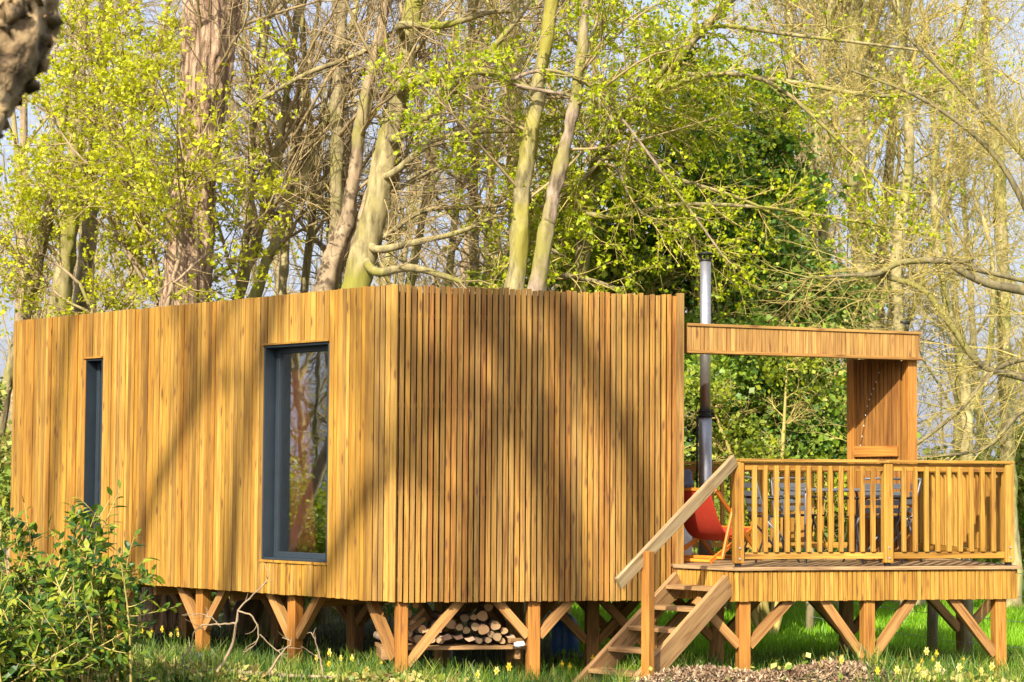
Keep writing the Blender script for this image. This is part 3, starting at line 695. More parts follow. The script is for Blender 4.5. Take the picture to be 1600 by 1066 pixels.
# ------------------------------------------------------------------ firewood rack and logs
RA=PV(594,1012,C0-nF*.30,CR-nF*.30); RB=PV(822,1006,C0-nF*.30,CR-nF*.30)
RZ=0.155
rack=empty('firewood_shelf',(RA.x,RA.y,RZ),'low plank shelf slung between the cabin legs carrying firewood','shelf')
dR=Vector((RB.x-RA.x,RB.y-RA.y,0)).normalized(); nR=Vector((dR.y,-dR.x,0))
for k in range(4):
    mb=MB(); o_=-nR*(0.02+k*0.135); mb.bar(V3(RA+o_,RZ-.018),V3(RB+o_,RZ-.018),0.125,0.034); mb.build('shelf_board',M['step'],rack,bevel=.003)
for u in (0.03,0.94):
    mb=MB(); c=RA.lerp(RB,u)+nR*.03; mb.bar(V3(c,RZ-.085),V3(c-nR*.55,RZ-.085),0.05,0.09); mb.build('bearer',M['step'],rack,bevel=.003)
mb=MB(); mb.bar(V3(RA-dR*.0+nR*.09,RZ-.07),V3(RA+dR*.24+nR*.09,RZ-.07),0.03,0.09); mb.build('end_board',M['step'],rack,bevel=.003)
LOGS=[(651,947,5,0),(640,961,7,0),(683,981,10,2),(696,966,7,0),(707,977,8,0),(719,981,6,0),(730,968,7,0),(731,986,6,0),(744,980,7,0),(756,984,9,0),(757,964,9,0),(775,978,8,0),(769,992,6,0),(778,996,7,0),(790,987,6,0),(656,1000,8,0),(674,1000,8,0),(697,998,8,3),(717,998,7,3),(735,1001,7,3),(750,1002,5,0),(764,1001,5,0),(602,998,6,0),(612,1001,6,0),(690,1002,6,0),(661,984,7,0),(672,988,6,0),(800,998,6,3),(647,976,6,0),(743,966,5,0),(640,990,6,0),(768,951,7,0),(787,1003,5,0)]
names=['pale round log end','grey ringed log end','small dark log end','cracked round log end']
for i,(px,py,r_,kind) in enumerate(LOGS):
    q=P(px,py,RA.y+0.02+ (px-594)*0.0006)
    rad=r_*RA.y/F
    ang=rng.uniform(-.12,.12); d=(-nR+dR*ang).normalized(); L=rng.uniform(.30,.42)
    q=q+nR*(-.02-rng.uniform(0,.06))
    if py<972 and kind==0: q=q-nR*rng.uniform(.03,.10)
    z=max(q.z,RZ+rad*0.95)
    side_=13 if kind==0 else 7
    base_=Vector((q.x,q.y,z)); tip=base_+d*L
    ru=Vector((0,0,1)); rs=d.cross(ru).normalized()
    ph=rng.uniform(0,6); prof=[]
    for k in range(side_):
        a=2*PI*k/side_; rr=rad*(1+.07*math.sin(3*a+ph)+rng.uniform(-.04,.04))
        if kind==3: rr=rad*(1.35 if k in (0,1,3) else 0.62)
        if kind==2: rr=rad*rng.uniform(.75,1.15)
        prof.append((math.cos(a)*rr,math.sin(a)*rr*(0.9 if kind!=3 else .7)))
    vv=[]; 
    for pnt in (base_,tip):
        for (a,b) in prof: vv.append(tuple(pnt+rs*a+ru*b))
    n=side_; ff=[tuple(range(n)),tuple(n+k for k in reversed(range(n)))]+[(k,n+k,n+(k+1)%n,(k+1)%n) for k in range(n)]
    me=bpy.data.meshes.new('firewood_log'); me.from_pydata([tuple(Vector(v)-base_) for v in vv],[],ff)
    me.materials.append(M['logend_pink'] if kind>=2 else M['logend']); me.materials.append(M['logbark'])
    for pi,pl_ in enumerate(me.polygons): pl_.material_index=0 if pi<2 else 1
    o=bpy.data.objects.new('firewood_log',me); C.objects.link(o); o.location=base_
    lab={0:'round cut log lying end-on in the firewood pile under the cabin',2:'large split log with fresh pinkish torn face beside the sloping brace',3:'split wedge of orange firewood low on the shelf under the cabin'}[kind]
    tag(o,lab,'log','firewood logs stacked on the shelf')
for i,(a,b,y_,lb) in enumerate([((640,984),(664,966),0.05,'long pale split stick leaning against the log pile behind the brace'),((641,975),(663,952),.12,'upper split stick sloping up to the cabin floor at the pile'),((795,1001),(822,1000),.05,'flat orange offcut lying at the bare end of the shelf'),]):
    p0=P(a[0],a[1],RA.y+y_); p1=P(b[0],b[1],RA.y+y_+.1); mb=MB(); mb.bar(p0,p1,.045,.05,taper=.7); tag(mb.build('split_stick',M['step'],bevel=.006),lb,'stick','firewood logs stacked on the shelf')
# crumpled bag
q=P(812,1000,RA.y+.0); bmv=[];n=10
tbb=TB(); xs=np.linspace(-.055,.055,9); tbb.tube([(q.x+x,q.y,RZ+.03+.008*math.sin(x*90)) for x in xs],[.006,.02,.030,.024,.034,.022,.028,.016,.004],11,cap=True,rough=.18)
tag(tbb.build('plastic_bag',M['bag'],smooth=False),'crumpled white plastic bag on the right end of the firewood shelf','bag')
# gas bottle under the cabin
q=P(883,985,19.6); gb=empty('gas_bottle',(q.x,q.y,gzf(q.x,q.y)),'blue gas bottle standing in the shade under the cabin','gas bottle'); z0=gzf(q.x,q.y)
t=TB(); t.tube([(q.x,q.y,z0+a) for a in (.02,.05,.12,.34,.42,.47,.49)],[.11,.14,.15,.15,.12,.07,.03],20,cap=True); t.build('cylinder',M['blue'],gb)
t=TB(); t.tube([(q.x,q.y,z0-.02),(q.x,q.y,z0+.03)],[.12,.12],20,cap=True); t.tube([(q.x,q.y,z0+.48),(q.x,q.y,z0+.55)],[.02,.02],8,cap=True); t.build('foot_ring_and_valve',M['slate'],gb)
# grey stone step under cabin
mb=MB(); c=P(925,1000,19.3); mb.bar((c.x-.35,c.y,gzf(c.x,c.y)+.03),(c.x+.35,c.y,gzf(c.x,c.y)+.03),0.5,0.10); tag(mb.build('stone_slab',M['slate'],bevel=.02),'grey stone slab lying beside the blue gas bottle','slab')

# ------------------------------------------------------------------ wire fence
fp=[(1265,23.3),(1455,20.0),(1509,19.1),(1660,18.6)]
wf=empty('wire_fence',(4,20,0),'post and wire fence at the meadow edge seen through and below the deck','fence'); tops=[]
for px,Y in fp:
    q=P(px,800,Y); z0=gzf(q.x,q.y)-.1
    t=TB(); t.tube([(q.x,q.y,z0),(q.x+.01,q.y,z0+.7),(q.x,q.y,z0+1.32)],[.062,.06,.058],10,cap=True,rough=.02); t.build('fence_post',M['bark_olive'],wf); tops.append((q.x,q.y,z0))
for h in (0.35,.62,.88,1.12):
    t=TB()
    for a,b in zip(tops[:-1],tops[1:]):
        t.tube([(a[0],a[1]-.06,a[2]+h),((a[0]+b[0])/2,(a[1]+b[1])/2-.06,(a[2]+b[2])/2+h-.02),(b[0],b[1]-.06,b[2]+h)],[.003]*3,4)
    t.build('wire',M['zinc'],wf)

#VEG#
# ------------------------------------------------------------------ trees
def wander(p,d,L,r0,r1,n,wob,trop):
    pts=[np.array(p,float)]; d=np.array(d,float); d/=np.linalg.norm(d); st_=L/n
    for i in range(n):
        d=d+wob*nr.randn(3)+np.array((0,0,trop)); d/=np.linalg.norm(d); pts.append(pts[-1]+d*st_)
    return np.array(pts), np.linspace(r0,r1,n+1)
def spawn(tb,pts,rads,lvl,par,out,t0=0.2,num=None):
    """side shoots along a limb; par: list per level of (number, angle, length, radius, wobble, tropism)"""
    if lvl>=len(par): return
    num_,ang,ln,rd,wob,trop=par[lvl]; n=num if num is not None else num_
    N=len(pts)-1
    for _ in range(n):
        t=t0+(1-t0)*nr.rand(); x=t*N; i=min(int(x),N-1); fr_=x-i
        p=pts[i]*(1-fr_)+pts[i+1]*fr_; ax=pts[i+1]-pts[i]; ax/=np.linalg.norm(ax)+1e-9
        rv=nr.randn(3); rv-=ax*rv.dot(ax); rv/=np.linalg.norm(rv)+1e-9
        a=R(ang)*(0.7+0.6*nr.rand()); d=ax*math.cos(a)+rv*math.sin(a)
        L=ln*(0.5+nr.rand())*(1-0.35*t); r0=min(rd,rads[i]*0.75)
        sg=(7,5,4,3)[min(lvl,3)]
        q,rr=wander(p,d,L,r0,r0*0.30,sg,wob,trop)
        tb.tube(q,rr,(6,4,3,3)[min(lvl,3)])
        if out is not None and lvl>=len(par)-2: out.append(q[1:])
        spawn(tb,q,rr,lvl+1,par,out,0.12)
def smooth(pts,rads,k=4):
    pts=np.array(pts,float); rads=np.array(rads,float); n=len(pts)
    if n<3:
        t=np.linspace(0,n-1,(n-1)*k+1)
        return np.stack([np.interp(t,range(n),pts[:,i]) for i in range(3)],1), np.interp(t,range(n),rads)
    ext=np.vstack([2*pts[0]-pts[1],pts,2*pts[-1]-pts[-2]]); o=[];ro=[]
    for i in range(n-1):
        p0,p1,p2,p3=ext[i:i+4]
        for j in range(k):
            t=j/k; o.append(0.5*((2*p1)+(-p0+p2)*t+(2*p0-5*p1+4*p2-p3)*t*t+(-p0+3*p1-3*p2+p3)*t**3)); ro.append(rads[i]*(1-t)+rads[i+1]*t)
    o.append(pts[-1]); ro.append(rads[-1]); return np.array(o),np.array(ro)
# par lists: limbs, branches, twigs
BARE=[(11,45,2.6,.028,.12,.03),(9,45,1.1,.010,.15,.02),(6,40,.55,.005,.17,.0)]
def px_path(pts,Y,dY=0.0):
    out=[];rr=[]
    for i,(x,y,wd_) in enumerate(pts):
        yy=Y+dY*i; q=P(x,y,yy); out.append((q.x,q.y,q.z)); rr.append(wd_*yy/F/2)
    return out,rr
def tree(name,label,pts,Y,mat,par=BARE,limbs=(),top=1.5,group=None,cat='tree',leaf=None,leafn=0,leafsize=.07,num=None,t0=.25,dY=0,rough=.03,extra=0,twm='twig'):
    path,rr=px_path(pts,Y,dY)
    b=path[0]; s=(np.array(path[1])-np.array(b)); s/=np.linalg.norm(s)
    zb=gzf(b[0],b[1])-.15
    if b[2]>zb+.3:
        k=(b[2]-zb)/max(s[2],.6); g0=np.array(b)-s*k*0.9; g0[2]=zb; path=[tuple(g0)]+path; rr=[rr[0]*1.45]+rr
    e=np.array(path[-1]); s=e-np.array(path[-2]); s/=np.linalg.norm(s)+1e-9
    if top>0: path.append(tuple(e+s*top*.5)); rr.append(rr[-1]*.8); path.append(tuple(e+s*top+np.array((0,0,.3)))); rr.append(rr[-2]*.35)
    pp,rp=smooth(path,rr,5)
    root=empty(name,(path[0][0],path[0][1],zb),label,cat,group)
    tb=TB()
    if name=='large_tree':
        pp2,rp2=smooth(pp,rp,5); tb.tube(pp2,rp2,64); roughen(tb.build('trunk',M[mat],root),.075,(7,1.6))
    elif max(rr)>.09:
        pp2,rp2=smooth(pp,rp,3); tb.tube(pp2,rp2,24); roughen(tb.build('trunk',M[mat],root),.035,(8,2.6))
    else: tb.tube(pp,rp,8,rough=rough); tb.build('trunk',M[mat],root)
    lb=TB(); tw=TB(); out=[]
    for lp in limbs:
        q,r_=px_path(lp[0],lp[1],lp[2] if len(lp)>2 else 0)
        dd_=np.linalg.norm(pp-np.array(q[0]),axis=1); im=int(dd_.argmin())
        if dd_[im]<1.5: q=[tuple(pp[im])]+q; r_=[r_[0]]+r_
        q,r_=smooth(q,r_,5); lb.tube(q,r_,7,rough=.03); spawn(tw,q,r_,1,par,out,.1,num=lp[3] if len(lp)>3 else 14)
    spawn(tw,pp,rp,0,par,out,t0,num)
    if lb.n: lb.build('limb',M[mat],root)
    if tw.n: tw.build('twigs',M[twm],root)
    if leaf and out:
        o=np.concatenate(out); kq=leafn//4; o=o[nr.randint(0,len(o),kq)]+nr.randn(kq,3)*0.05; o=np.repeat(o,4,0)+nr.randn(kq*4,3)*.012
        quads('leaves',leafquads(o,leafsize),M[leaf],root)
    return root

# generic wood: four bare trees, copied
FAR=[(24,42,3.4,.040,.12,.05),(9,42,1.5,.014,.14,.03),(6,40,.8,.008,.16,.0)]
def generic(seed,H,r,lean,mat,twm,bud):
    nr.seed(seed)
    root=bpy.data.objects.new('bare_tree',None); C.objects.link(root)
    n=12; pts=[np.array((0,0,-.2))]; d=np.array((lean,0,1.0))
    for i in range(n): d=d+np.array((.05*nr.randn(),.05*nr.randn(),.05)); d/=np.linalg.norm(d); pts.append(pts[-1]+d*H/n)
    rr=np.linspace(r,r*.25,n+1); rr[0]*=1.3
    t=TB(); t.tube(np.array(pts),rr,8,rough=.03); t.build('trunk',M[mat]).parent=root
    w_=TB(); out=[]; spawn(w_,np.array(pts),rr,0,FAR,out,.08); w_.build('branches',M[twm]).parent=root
    o=np.concatenate(out); o=o[nr.randint(0,len(o),bud)]+nr.randn(bud,3)*.06
    quads('foliage',leafquads(o,.07),M['bud']).parent=root
    return root
GEN=[generic(101,15,.17,.05,'bark_far','twig_y',900),generic(102,17,.13,-.05,'bark_olive','twig',500),generic(103,14,.11,.14,'bark_far','twig_y',1200),generic(104,16,.20,.0,'bark_tan','twig',500)]
used=[False]*4
def place(k,x,y,s,rz,lab,grp,cat='tree'):
    if not used[k]: o=GEN[k]; used[k]=True
    else: o=copy_tree(GEN[k])
    o.location=(x,y,gzf(x,y)); o.scale=(s,s,s*1.1); o.rotation_euler=(0,0,rz); tag(o,lab,cat,grp)
nr.seed(5); cnt=0
for row,(Y,n,lo,hi) in enumerate([(29,7,-10,12),(36,8,-13,15),(44,9,-15,18),(54,10,-19,23)]):
    for i in range(n):
        x=lo+(hi-lo)*(i+.5+.35*nr.randn())/n; y=Y+1.6*nr.randn()
        pxx=800+2800*x/y
        if row==0 and (pxx<330 and pxx>0): continue
        if pxx>1050: place((0,2,0,1)[nr.randint(4)],x,y,.8+.4*nr.rand(),nr.rand()*6.28,'slender bare tree with fine tan twigs in the wood behind the deck','bare trees in the wood behind the deck')
        else: place(nr.randint(4),x,y,.8+.45*nr.rand(),nr.rand()*6.28,'slender bare olive tree in the wood rising behind the cabin','bare trees in the wood behind the cabin')

nr.seed(21)
SPR=[(16,55,2.0,.022,.10,.02),(8,45,.9,.010,.14,.0),(5,40,.45,.006,.15,-.01)]
# the big plated trunk with its leafy shoots
tree('large_tree','thickest trunk with pinkish grey plated bark behind the left half of the cabin',[(292,480,74),(300,330,68),(312,220,64),(322,110,76),(332,0,86)],23.0,'bark_big',num=10,t0=.5,top=4,rough=.05)
nr.seed(22)
tree('leafy_sapling','yellow green leafy young tree with fanning stems against the big plated trunk',[(258,480,9),(235,380,8),(215,250,6),(190,120,4)],23.9,'bark_tan',SPR,
 limbs=[([(262,480,7),(285,400,6),(300,330,4),(305,250,3)],24.0,0,16),([(245,470,7),(190,380,6),(150,300,4),(110,230,3)],24.1,0,18),([(255,460,7),(225,330,6),(235,180,4),(250,60,3)],24.0,0,20),
  ([(250,470,6),(330,440,5),(390,380,3),(430,300,2)],23.6,0,14),([(240,440,6),(160,350,5),(90,300,3),(30,285,2)],24.1,0,18),([(215,250,5),(150,170,5),(90,130,3),(50,120,2)],24.0,0,20),([(200,160,5),(240,80,4),(290,20,3)],24.1,0,18),([(230,300,5),(130,250,4),(60,150,2)],23.2,0,18),([(200,220,5),(140,100,4),(110,20,2)],23.4,0,22)],
 top=1.5,leaf='leaf_spring',leafn=25000,leafsize=.048,num=12)
tree('leafy_sapling','slender yellow green sapling whose sprays veil the big plated trunk',[(262,475,8),(280,400,6),(290,300,5),(280,200,3)],22.2,'bark_tan',SPR,limbs=[([(275,440,5),(320,400,4),(380,370,2)],22.1,0,9),([(290,300,4),(330,260,3),(400,240,2)],22.1,0,8),([(285,330,4),(240,250,3),(220,150,2)],22.2,0,12),([(290,300,4),(310,230,3),(330,180,2)],22.1,0,6)],top=.5,leaf='leaf_spring',leafn=6500,leafsize=.052,num=7)
nr.seed(23)
tree('leafy_sapling','small leafy yellow green sapling low at the left end of the cabin roofline',[(150,500,6),(120,440,5),(70,400,3)],24.5,'bark_tan',SPR,limbs=[([(150,500,5),(190,450,4),(220,400,3)],24.5,0,16),([(145,490,5),(90,460,4),(20,380,2)],24.5,0,16)],top=.6,leaf='leaf_spring',leafn=8000,leafsize=.052,num=8)
nr.seed(24)
tree('leaning_tree','pale slim trunk leaning past the far left end of the cabin',[(2,650,20),(22,560,20),(52,440,21),(84,290,16),(100,170,10),(110,60,6)],24.6,'bark_olive',num=6,t0=.5,top=1,limbs=[([(50,450,9),(20,380,6),(0,395,5)],24.5,0,8)])
tree('straight_tree','left one of two straight olive trunks near the left end of the roof',[(92,500,34),(102,400,30),(112,300,27),(120,180,24),(128,0,20)],27,'bark_moss',num=9)
tree('straight_tree','right one of two straight olive trunks near the left end of the roof',[(126,495,32),(136,400,28),(140,300,26),(150,180,22),(165,0,18)],27.6,'bark_olive',num=9)
nr.seed(25)
tree('curved_tree','tan trunk curving up to the right beside the mossy leaning trunk',[(508,455,32),(528,380,28),(543,340,24),(562,211,20),(590,70,17),(606,0,15)],23.2,'bark_tan',limbs=[([(520,430,22),(565,340,20),(583,285,18),(600,230,15)],23.3,0,8)],num=8)
tree('leaning_tree','thick mossy trunk leaning right, centre of the roofline',[(556,450,46),(582,345,42),(606,230,38),(622,150,34),(645,20,28),(650,0,26)],23,'bark_moss',num=10,
 limbs=[([(588,425,15),(640,418,13),(690,430,10),(725,442,7)],22.6,0,8),([(592,390,13),(650,378,11),(720,362,8),(790,330,5)],22.8,0,16),([(600,370,9),(660,330,8),(740,325,6),(820,318,4)],23,0,16),
  ([(622,215,15),(680,170,14),(740,108,12),(800,40,9),(830,0,7)],22.6,0,18),([(640,130,16),(700,118,14),(760,112,13),(830,140,10),(880,150,6)],22.4,0,18),([(625,40,14),(690,40,12),(760,20,9),(800,17,8)],22.6,0,16),([(615,270,12),(690,215,10),(800,205,7),(860,220,4)],22.8,0,18),([(400,160,6),(480,115,8),(560,85,9),(612,52,9)],23.4,0,16),([(610,300,8),(690,262,6),(760,270,4)],23,0,14)])
tree('straight_tree','upright trunk in partial shade just left of the tan curving trunk',[(523,420,22),(527,330,21),(526,230,20),(530,120,19),(535,0,18)],24.2,'bark_olive',num=9)
nr.seed(26)
for i,(a,lb) in enumerate([([(372,470,16),(400,380,16),(432,250,14),(455,100,11),(470,0,9)],'leftmost of the slim mossy stems leaning right between the two big trunks'),
 ([(398,465,18),(425,390,16),(470,290,14),(520,160,11),(545,60,8)],'slim mossy stem leaning furthest right behind the wall top left of centre'),
 ([(375,440,13),(390,330,12),(395,200,11),(415,60,9)],'slim upright stem just right of the big plated trunk'),
 ([(440,460,15),(452,330,13),(470,180,11),(500,0,9)],'slim stem standing midway between the plated trunk and the tan trunk'),
 ([(475,455,12),(490,300,11),(480,150,10),(470,0,8)],'slim stem leaning slightly left beside the tan trunk'),
 ([(640,450,14),(668,300,13),(690,150,11),(720,0,9)],'slim stem right of the thick mossy leaning trunk'),
 ([(700,450,12),(715,300,11),(722,150,9),(745,0,8)],'slim distant stem in the gap left of the two patchy trunks'),
 ([(760,450,12),(765,300,11),(790,150,10),(800,0,8)],'slim stem directly left of the two patchy trunks')]):
    tree('slim_tree',lb,a,24.6+i*.45,('bark_moss','bark_far')[i%2],num=15,t0=.15)
nr.seed(27)
LC=[(14,55,2.0,.020,.10,.0),(8,45,.85,.009,.14,.0),(5,40,.45,.006,.15,-.01)]
tree('patchy_tree','left trunk of the yellow mossy pair above the slatted screen',[(806,440,32),(814,340,29),(822,250,26),(840,150,24),(862,0,22)],22.1,'bark_yellow',LC,num=7,leaf='leaf_lime',leafn=6000,leafsize=.05)
tree('patchy_tree','right trunk of the pair above the slatted screen, bark patched white and pink',[(842,435,27),(858,340,25),(874,270,22),(892,190,19),(905,120,18),(915,0,15)],21.9,'bark_patch',LC,num=7,leaf='leaf_lime',leafn=5000,leafsize=.05,
 limbs=[([(800,130,6),(860,110,6),(940,150,5),(1050,290,4),(1130,400,3)],21.8,0,26)])
nr.seed(28)
tree('spreading_tree','leafy tree with long arching yellow boughs spreading over the flue pipe',[(905,440,26),(918,330,22),(938,240,20),(985,175,18),(1040,110,17),(1140,0,15)],23.5,'bark_moss',LC,num=18,leaf='leaf_lime',leafn=30000,leafsize=.048,top=2,twm='twig_y',
 limbs=[([(930,250,9),(980,250,8),(1060,280,7),(1180,320,5),(1290,390,3)],22.8,0,24),([(900,330,10),(960,340,8),(1060,320,7),(1200,325,6),(1330,345,5),(1440,365,3)],22.6,0,28),
  ([(980,180,10),(1060,120,8),(1200,123,8),(1370,150,7),(1480,140,3)],22.9,0,24),([(1000,160,9),(1100,118,7),(1200,128,7),(1290,200,6),(1390,300,4),(1450,330,2)],22.6,0,26),
  ([(1020,130,9),(1100,45,8),(1240,55,6),(1430,78,4),(1500,90,2)],23,0,26),([(880,430,9),(930,440,8),(975,455,6)],22.4,0,10),([(910,300,8),(850,250,6),(780,240,5),(700,200,3)],23,0,24),
  ([(950,230,8),(900,180,6),(820,200,5),(740,170,3)],22.8,0,24),([(970,190,7),(920,90,6),(860,40,5),(780,30,3)],23,0,24),([(940,250,7),(900,290,6),(830,330,5),(760,340,3)],22.6,0,22),([(960,260,6),(1000,330,5),(1080,370,4),(1160,420,3)],22.4,0,24),
  ([(880,400,6),(820,380,5),(760,400,3)],22.7,0,14),([(1050,100,6),(1000,50,5),(930,20,3)],23,0,18)])
nr.seed(29)
TW=[(17,60,2.6,.013,.12,.0),(13,45,1.2,.006,.16,.0),(8,40,.6,.004,.18,-.01)]
tree('tangled_tree','twiggy tree whose dark bough arches above the outer corner of the canopy',[(1680,760,34),(1660,600,30),(1640,480,26),(1660,300,22),(1680,100,18)],21.5,'bark_dark',TW,num=14,twm='twig_y',top=2,leaf='bud',leafn=2500,leafsize=.03,
 limbs=[([(1650,470,16),(1600,455,15),(1540,442,14),(1495,420,12),(1480,408,11),(1410,410,10),(1370,428,10),(1330,430,7),(1250,436,2)],21.3,0,26),([(1490,412,8),(1520,405,6),(1500,370,4),(1460,320,3)],21.3,0,8),
  ([(1640,600,13),(1590,588,12),(1530,568,11),(1480,500,11),(1440,452,10),(1375,430,9)],21.4,0,24),([(1560,575,8),(1500,640,7),(1420,700,5),(1380,690,3)],21.4,0,22),([(1640,400,12),(1560,250,9),(1450,160,6),(1330,110,4)],22,0,30),([(1650,300,10),(1540,180,7),(1420,60,5)],22,0,26),([(1600,640,8),(1540,700,6),(1440,715,4)],21.2,0,20)])
tree('slim_tree','grey trunk nearest the right edge above the railing',[(1578,800,24),(1572,600,22),(1566,420,20),(1560,250,18),(1545,120,15),(1540,0,13)],28,'bark_far',TW,num=18,t0=.15,twm='twig_y',leaf='bud',leafsize=.04,leafn=2600)
tree('slim_tree','forked grey trunk seen through twigs right of the canopy',[(1508,760,20),(1512,650,17),(1500,560,14),(1470,420,12),(1460,250,10),(1500,60,8)],27,'bark_far',TW,num=16,t0=.2,twm='twig_y',leaf='bud',leafsize=.04,leafn=2200,limbs=[([(1512,650,12),(1545,560,10),(1550,400,8),(1520,300,6)],27,0,20)])
for i,(a,lb) in enumerate([([(1405,560,18),(1400,400,17),(1420,250,14),(1410,100,12),(1400,0,10)],'pale slim trunk behind the twigs above the canopy roof'),([(1290,500,16),(1285,350,15),(1275,200,14),(1290,60,11),(1300,0,10)],'pale slim trunk standing behind the upper right edge of the evergreen'),([(1230,500,14),(1228,250,13),(1235,100,11),(1230,0,10)],'faint slim trunk rising behind the evergreen tree'),([(1340,500,13),(1350,300,12),(1335,120,10),(1345,0,9)],'thin trunk between two pale ones over the canopy beam')]):
    tree('slim_tree',lb,a,26+i,'bark_far',TW,num=20,t0=.15,twm='twig_y',leaf='bud',leafsize=.04,leafn=3000)

# evergreens behind the deck
def evergreen(name,label,clumps,Y,mat,n,size,trunk=None,dep=1.0,cat='tree',group=None,sub=26,wide=.36,sig=.30,stuff=False,ret=False):
    cs=[]
    for (px,py,rp) in clumps:
        q=P(px,py,Y+nr.uniform(-.6,.9)*dep); cs.append((np.array(q),rp*Y/F))
    z0=min(c[0][2] for c in cs)
    pts=[]; tone=[]; tot=sum(r*r for _,r in cs)
    for c,r in cs:
        m=max(3,int(sub*(r/.8))); k=max(20,int(n*r*r/tot))
        dd=unit(nr.randn(m,3)); sc=c+dd*r*(0.45+.65*nr.rand(m,1))*np.array((1,dep,1)); j=nr.randint(0,m,k)
        sr=r*sig*(0.5+nr.rand(m))
        pts.append(sc[j]+nr.randn(k,3)*sr[j][:,None]*np.array((1,1,.7))); tone.append(nr.rand(m)[j]*.65+.35*nr.rand(k))
    pts=np.concatenate(pts); tone=np.concatenate(tone); kp=pts[:,2]>gz(pts[:,0],pts[:,1])-.02; pts=pts[kp]; tone=tone[kp]
    c0=cs[0][0]
    tx,ty=(np.mean([c[0][0] for c in cs]),np.mean([c[0][1] for c in cs]))
    zb=gzf(tx,ty)-.1
    root=empty(name,(tx,ty,zb),label,cat,group)
    quads('foliage' if cat!='tree' else 'crown',leafquads(pts,size,up=.35,wide=wide,var=.5),M[mat],root,rn=tone)
    tb=TB(); base_=np.array((tx,ty,zb))
    for c,r in cs:
        mid=(base_+c)/2+nr.randn(3)*.15; mid[2]=max(mid[2],zb+.2)
        a,b=smooth([base_+nr.randn(3)*np.array((.08,.08,0)),mid,c],[.06,.035,.012],4)
        tb.tube(a,b,5)
        spawn(tb,a,b,0,[(10,60,r*1.5,.012,.14,.02),(7,50,r*.8,.006,.16,0),(3,50,r*.4,.004,.16,0)],None,.45)
    tb.build('trunk' if cat=='tree' else 'stems',M['twig_y'],root)
    return root
nr.seed(40)
evergreen('holly_tree','tall dark glossy evergreen tree behind the flue pipe and canopy',[(950,400,60),(1000,330,80),(1060,400,90),(1130,330,80),(1190,420,90),(1090,250,75),(1180,250,70),(1240,330,60),(930,430,50),(1130,480,80),(1240,480,80),(1020,470,60),(1110,160,55),(1190,160,45),(1060,110,40),(1300,470,60),(1215,200,40)],25.5,'leaf_holly',42000,.085)
evergreen('holly_bush','broad glossy evergreen bush filling the opening under the canopy beam',[(1100,600,60),(1160,640,70),(1230,620,75),(1290,660,60),(1110,720,60),(1190,730,70),(1270,740,70),(1340,720,50),(1120,810,60),(1220,820,70),(1310,830,60),(1050,700,60),(1080,540,50),(1180,550,60),(1270,560,50)],24.3,'leaf_holly',40000,.080)
nr.seed(41)
evergreen('leafy_shrub','yellow green shrub peeping over the slatted screen left of the flue',[(880,400,50),(820,440,35),(900,300,45),(760,445,25),(860,350,40),(940,380,45),(1000,430,35)],24.4,'leaf_mid',7500,.065,cat='shrub')
evergreen('meadow_hedge','sunny ragged hedge beyond the meadow right of the railing',[(1400,810,60),(1470,790,65),(1540,780,60),(1600,760,70),(1660,770,70),(1440,850,50),(1520,850,50),(1600,850,55),(1670,850,60),(1360,790,50),(1480,730,35),(1600,700,40)],31,'leaf_hedge',30000,.085,cat='hedge')
evergreen('meadow_hedge','dull green hedge far behind the deck and under the cabin floor',[(1000,850,80),(1100,860,70),(1200,850,70),(1300,850,70),(900,850,70),(800,850,70),(1400,860,50)],33,'leaf_holly',20000,.10,cat='hedge')
evergreen('woodland_shrub','large dark shrub deep behind the left half of the cabin',[(0,760,80),(100,800,80),(200,820,80),(300,840,80),(400,850,80),(500,850,80),(600,850,80),(700,850,80),(-60,700,80)],34,'leaf_mid',22000,.10,cat='shrub')
evergreen('undergrowth','dark low undergrowth in the shade behind the cabin legs',[(x_,945,34) for x_ in range(190,640,60)],26,'leaf_holly',9000,.07,cat='undergrowth')
evergreen('leafy_shrub','thin yellow green sprays in front of the evergreen seen through the canopy opening',[(1100,600,45),(1150,690,50),(1230,570,40),(1290,620,45),(1200,760,50),(1300,760,45),(1120,800,45)],22.8,'leaf_mid',6500,.055,cat='shrub',sig=.45)
evergreen('woodland_shrub','bright shrub at the left picture edge beyond the cabin corner',[(-5,700,30),(5,780,35),(-10,840,40),(-20,620,25),(0,730,25)],23.5,'leaf_hedge',5000,.07,cat='shrub')

# ------------------------------------------------------------------ trees on the sunny side, outside the frame: they shade the cabin
def shade_pt(px,py,t,face):
    q=PV(px,py,*( (CL,C1) if face=='L' else (C0,CR))); r=q+SV*t; return np.array(r)
def shade_tree(face,pts,wd_,t,label,seed):
    nr.seed(seed); q=np.array([shade_pt(x,y,t,face) for x,y in pts]); q=q[np.argsort(q[:,2])]
    d=q[0]-q[1]; d/=np.linalg.norm(d); k=(q[0][2]+.1)/max(-d[2],.3); foot=q[0]+d*k; foot[2]=gzf(foot[0],foot[1])-.1
    q=np.vstack([foot,(foot+q[0])/2+nr.randn(3)*.1,q]); e=q[-1]+(q[-1]-q[-2])*1.2; q=np.vstack([q,e])
    root=empty('bare_tree',tuple(foot),label,'tree'); rr=[wd_*.62,wd_*.56]+[wd_/2]*(len(q)-3)+[wd_*.3]
    a_,r_=smooth(q,rr,5); tb=TB(); tb.tube(a_,r_,9,rough=.05); tb.build('trunk',M['bark_olive'],root)
    tw=TB(); spawn(tw,a_,r_,0,[(6,50,2.2,.05,.12,.02),(5,45,1.0,.02,.14,.02),(3,45,.5,.009,.15,0)],None,.5); tw.build('twigs',M['twig'],root)
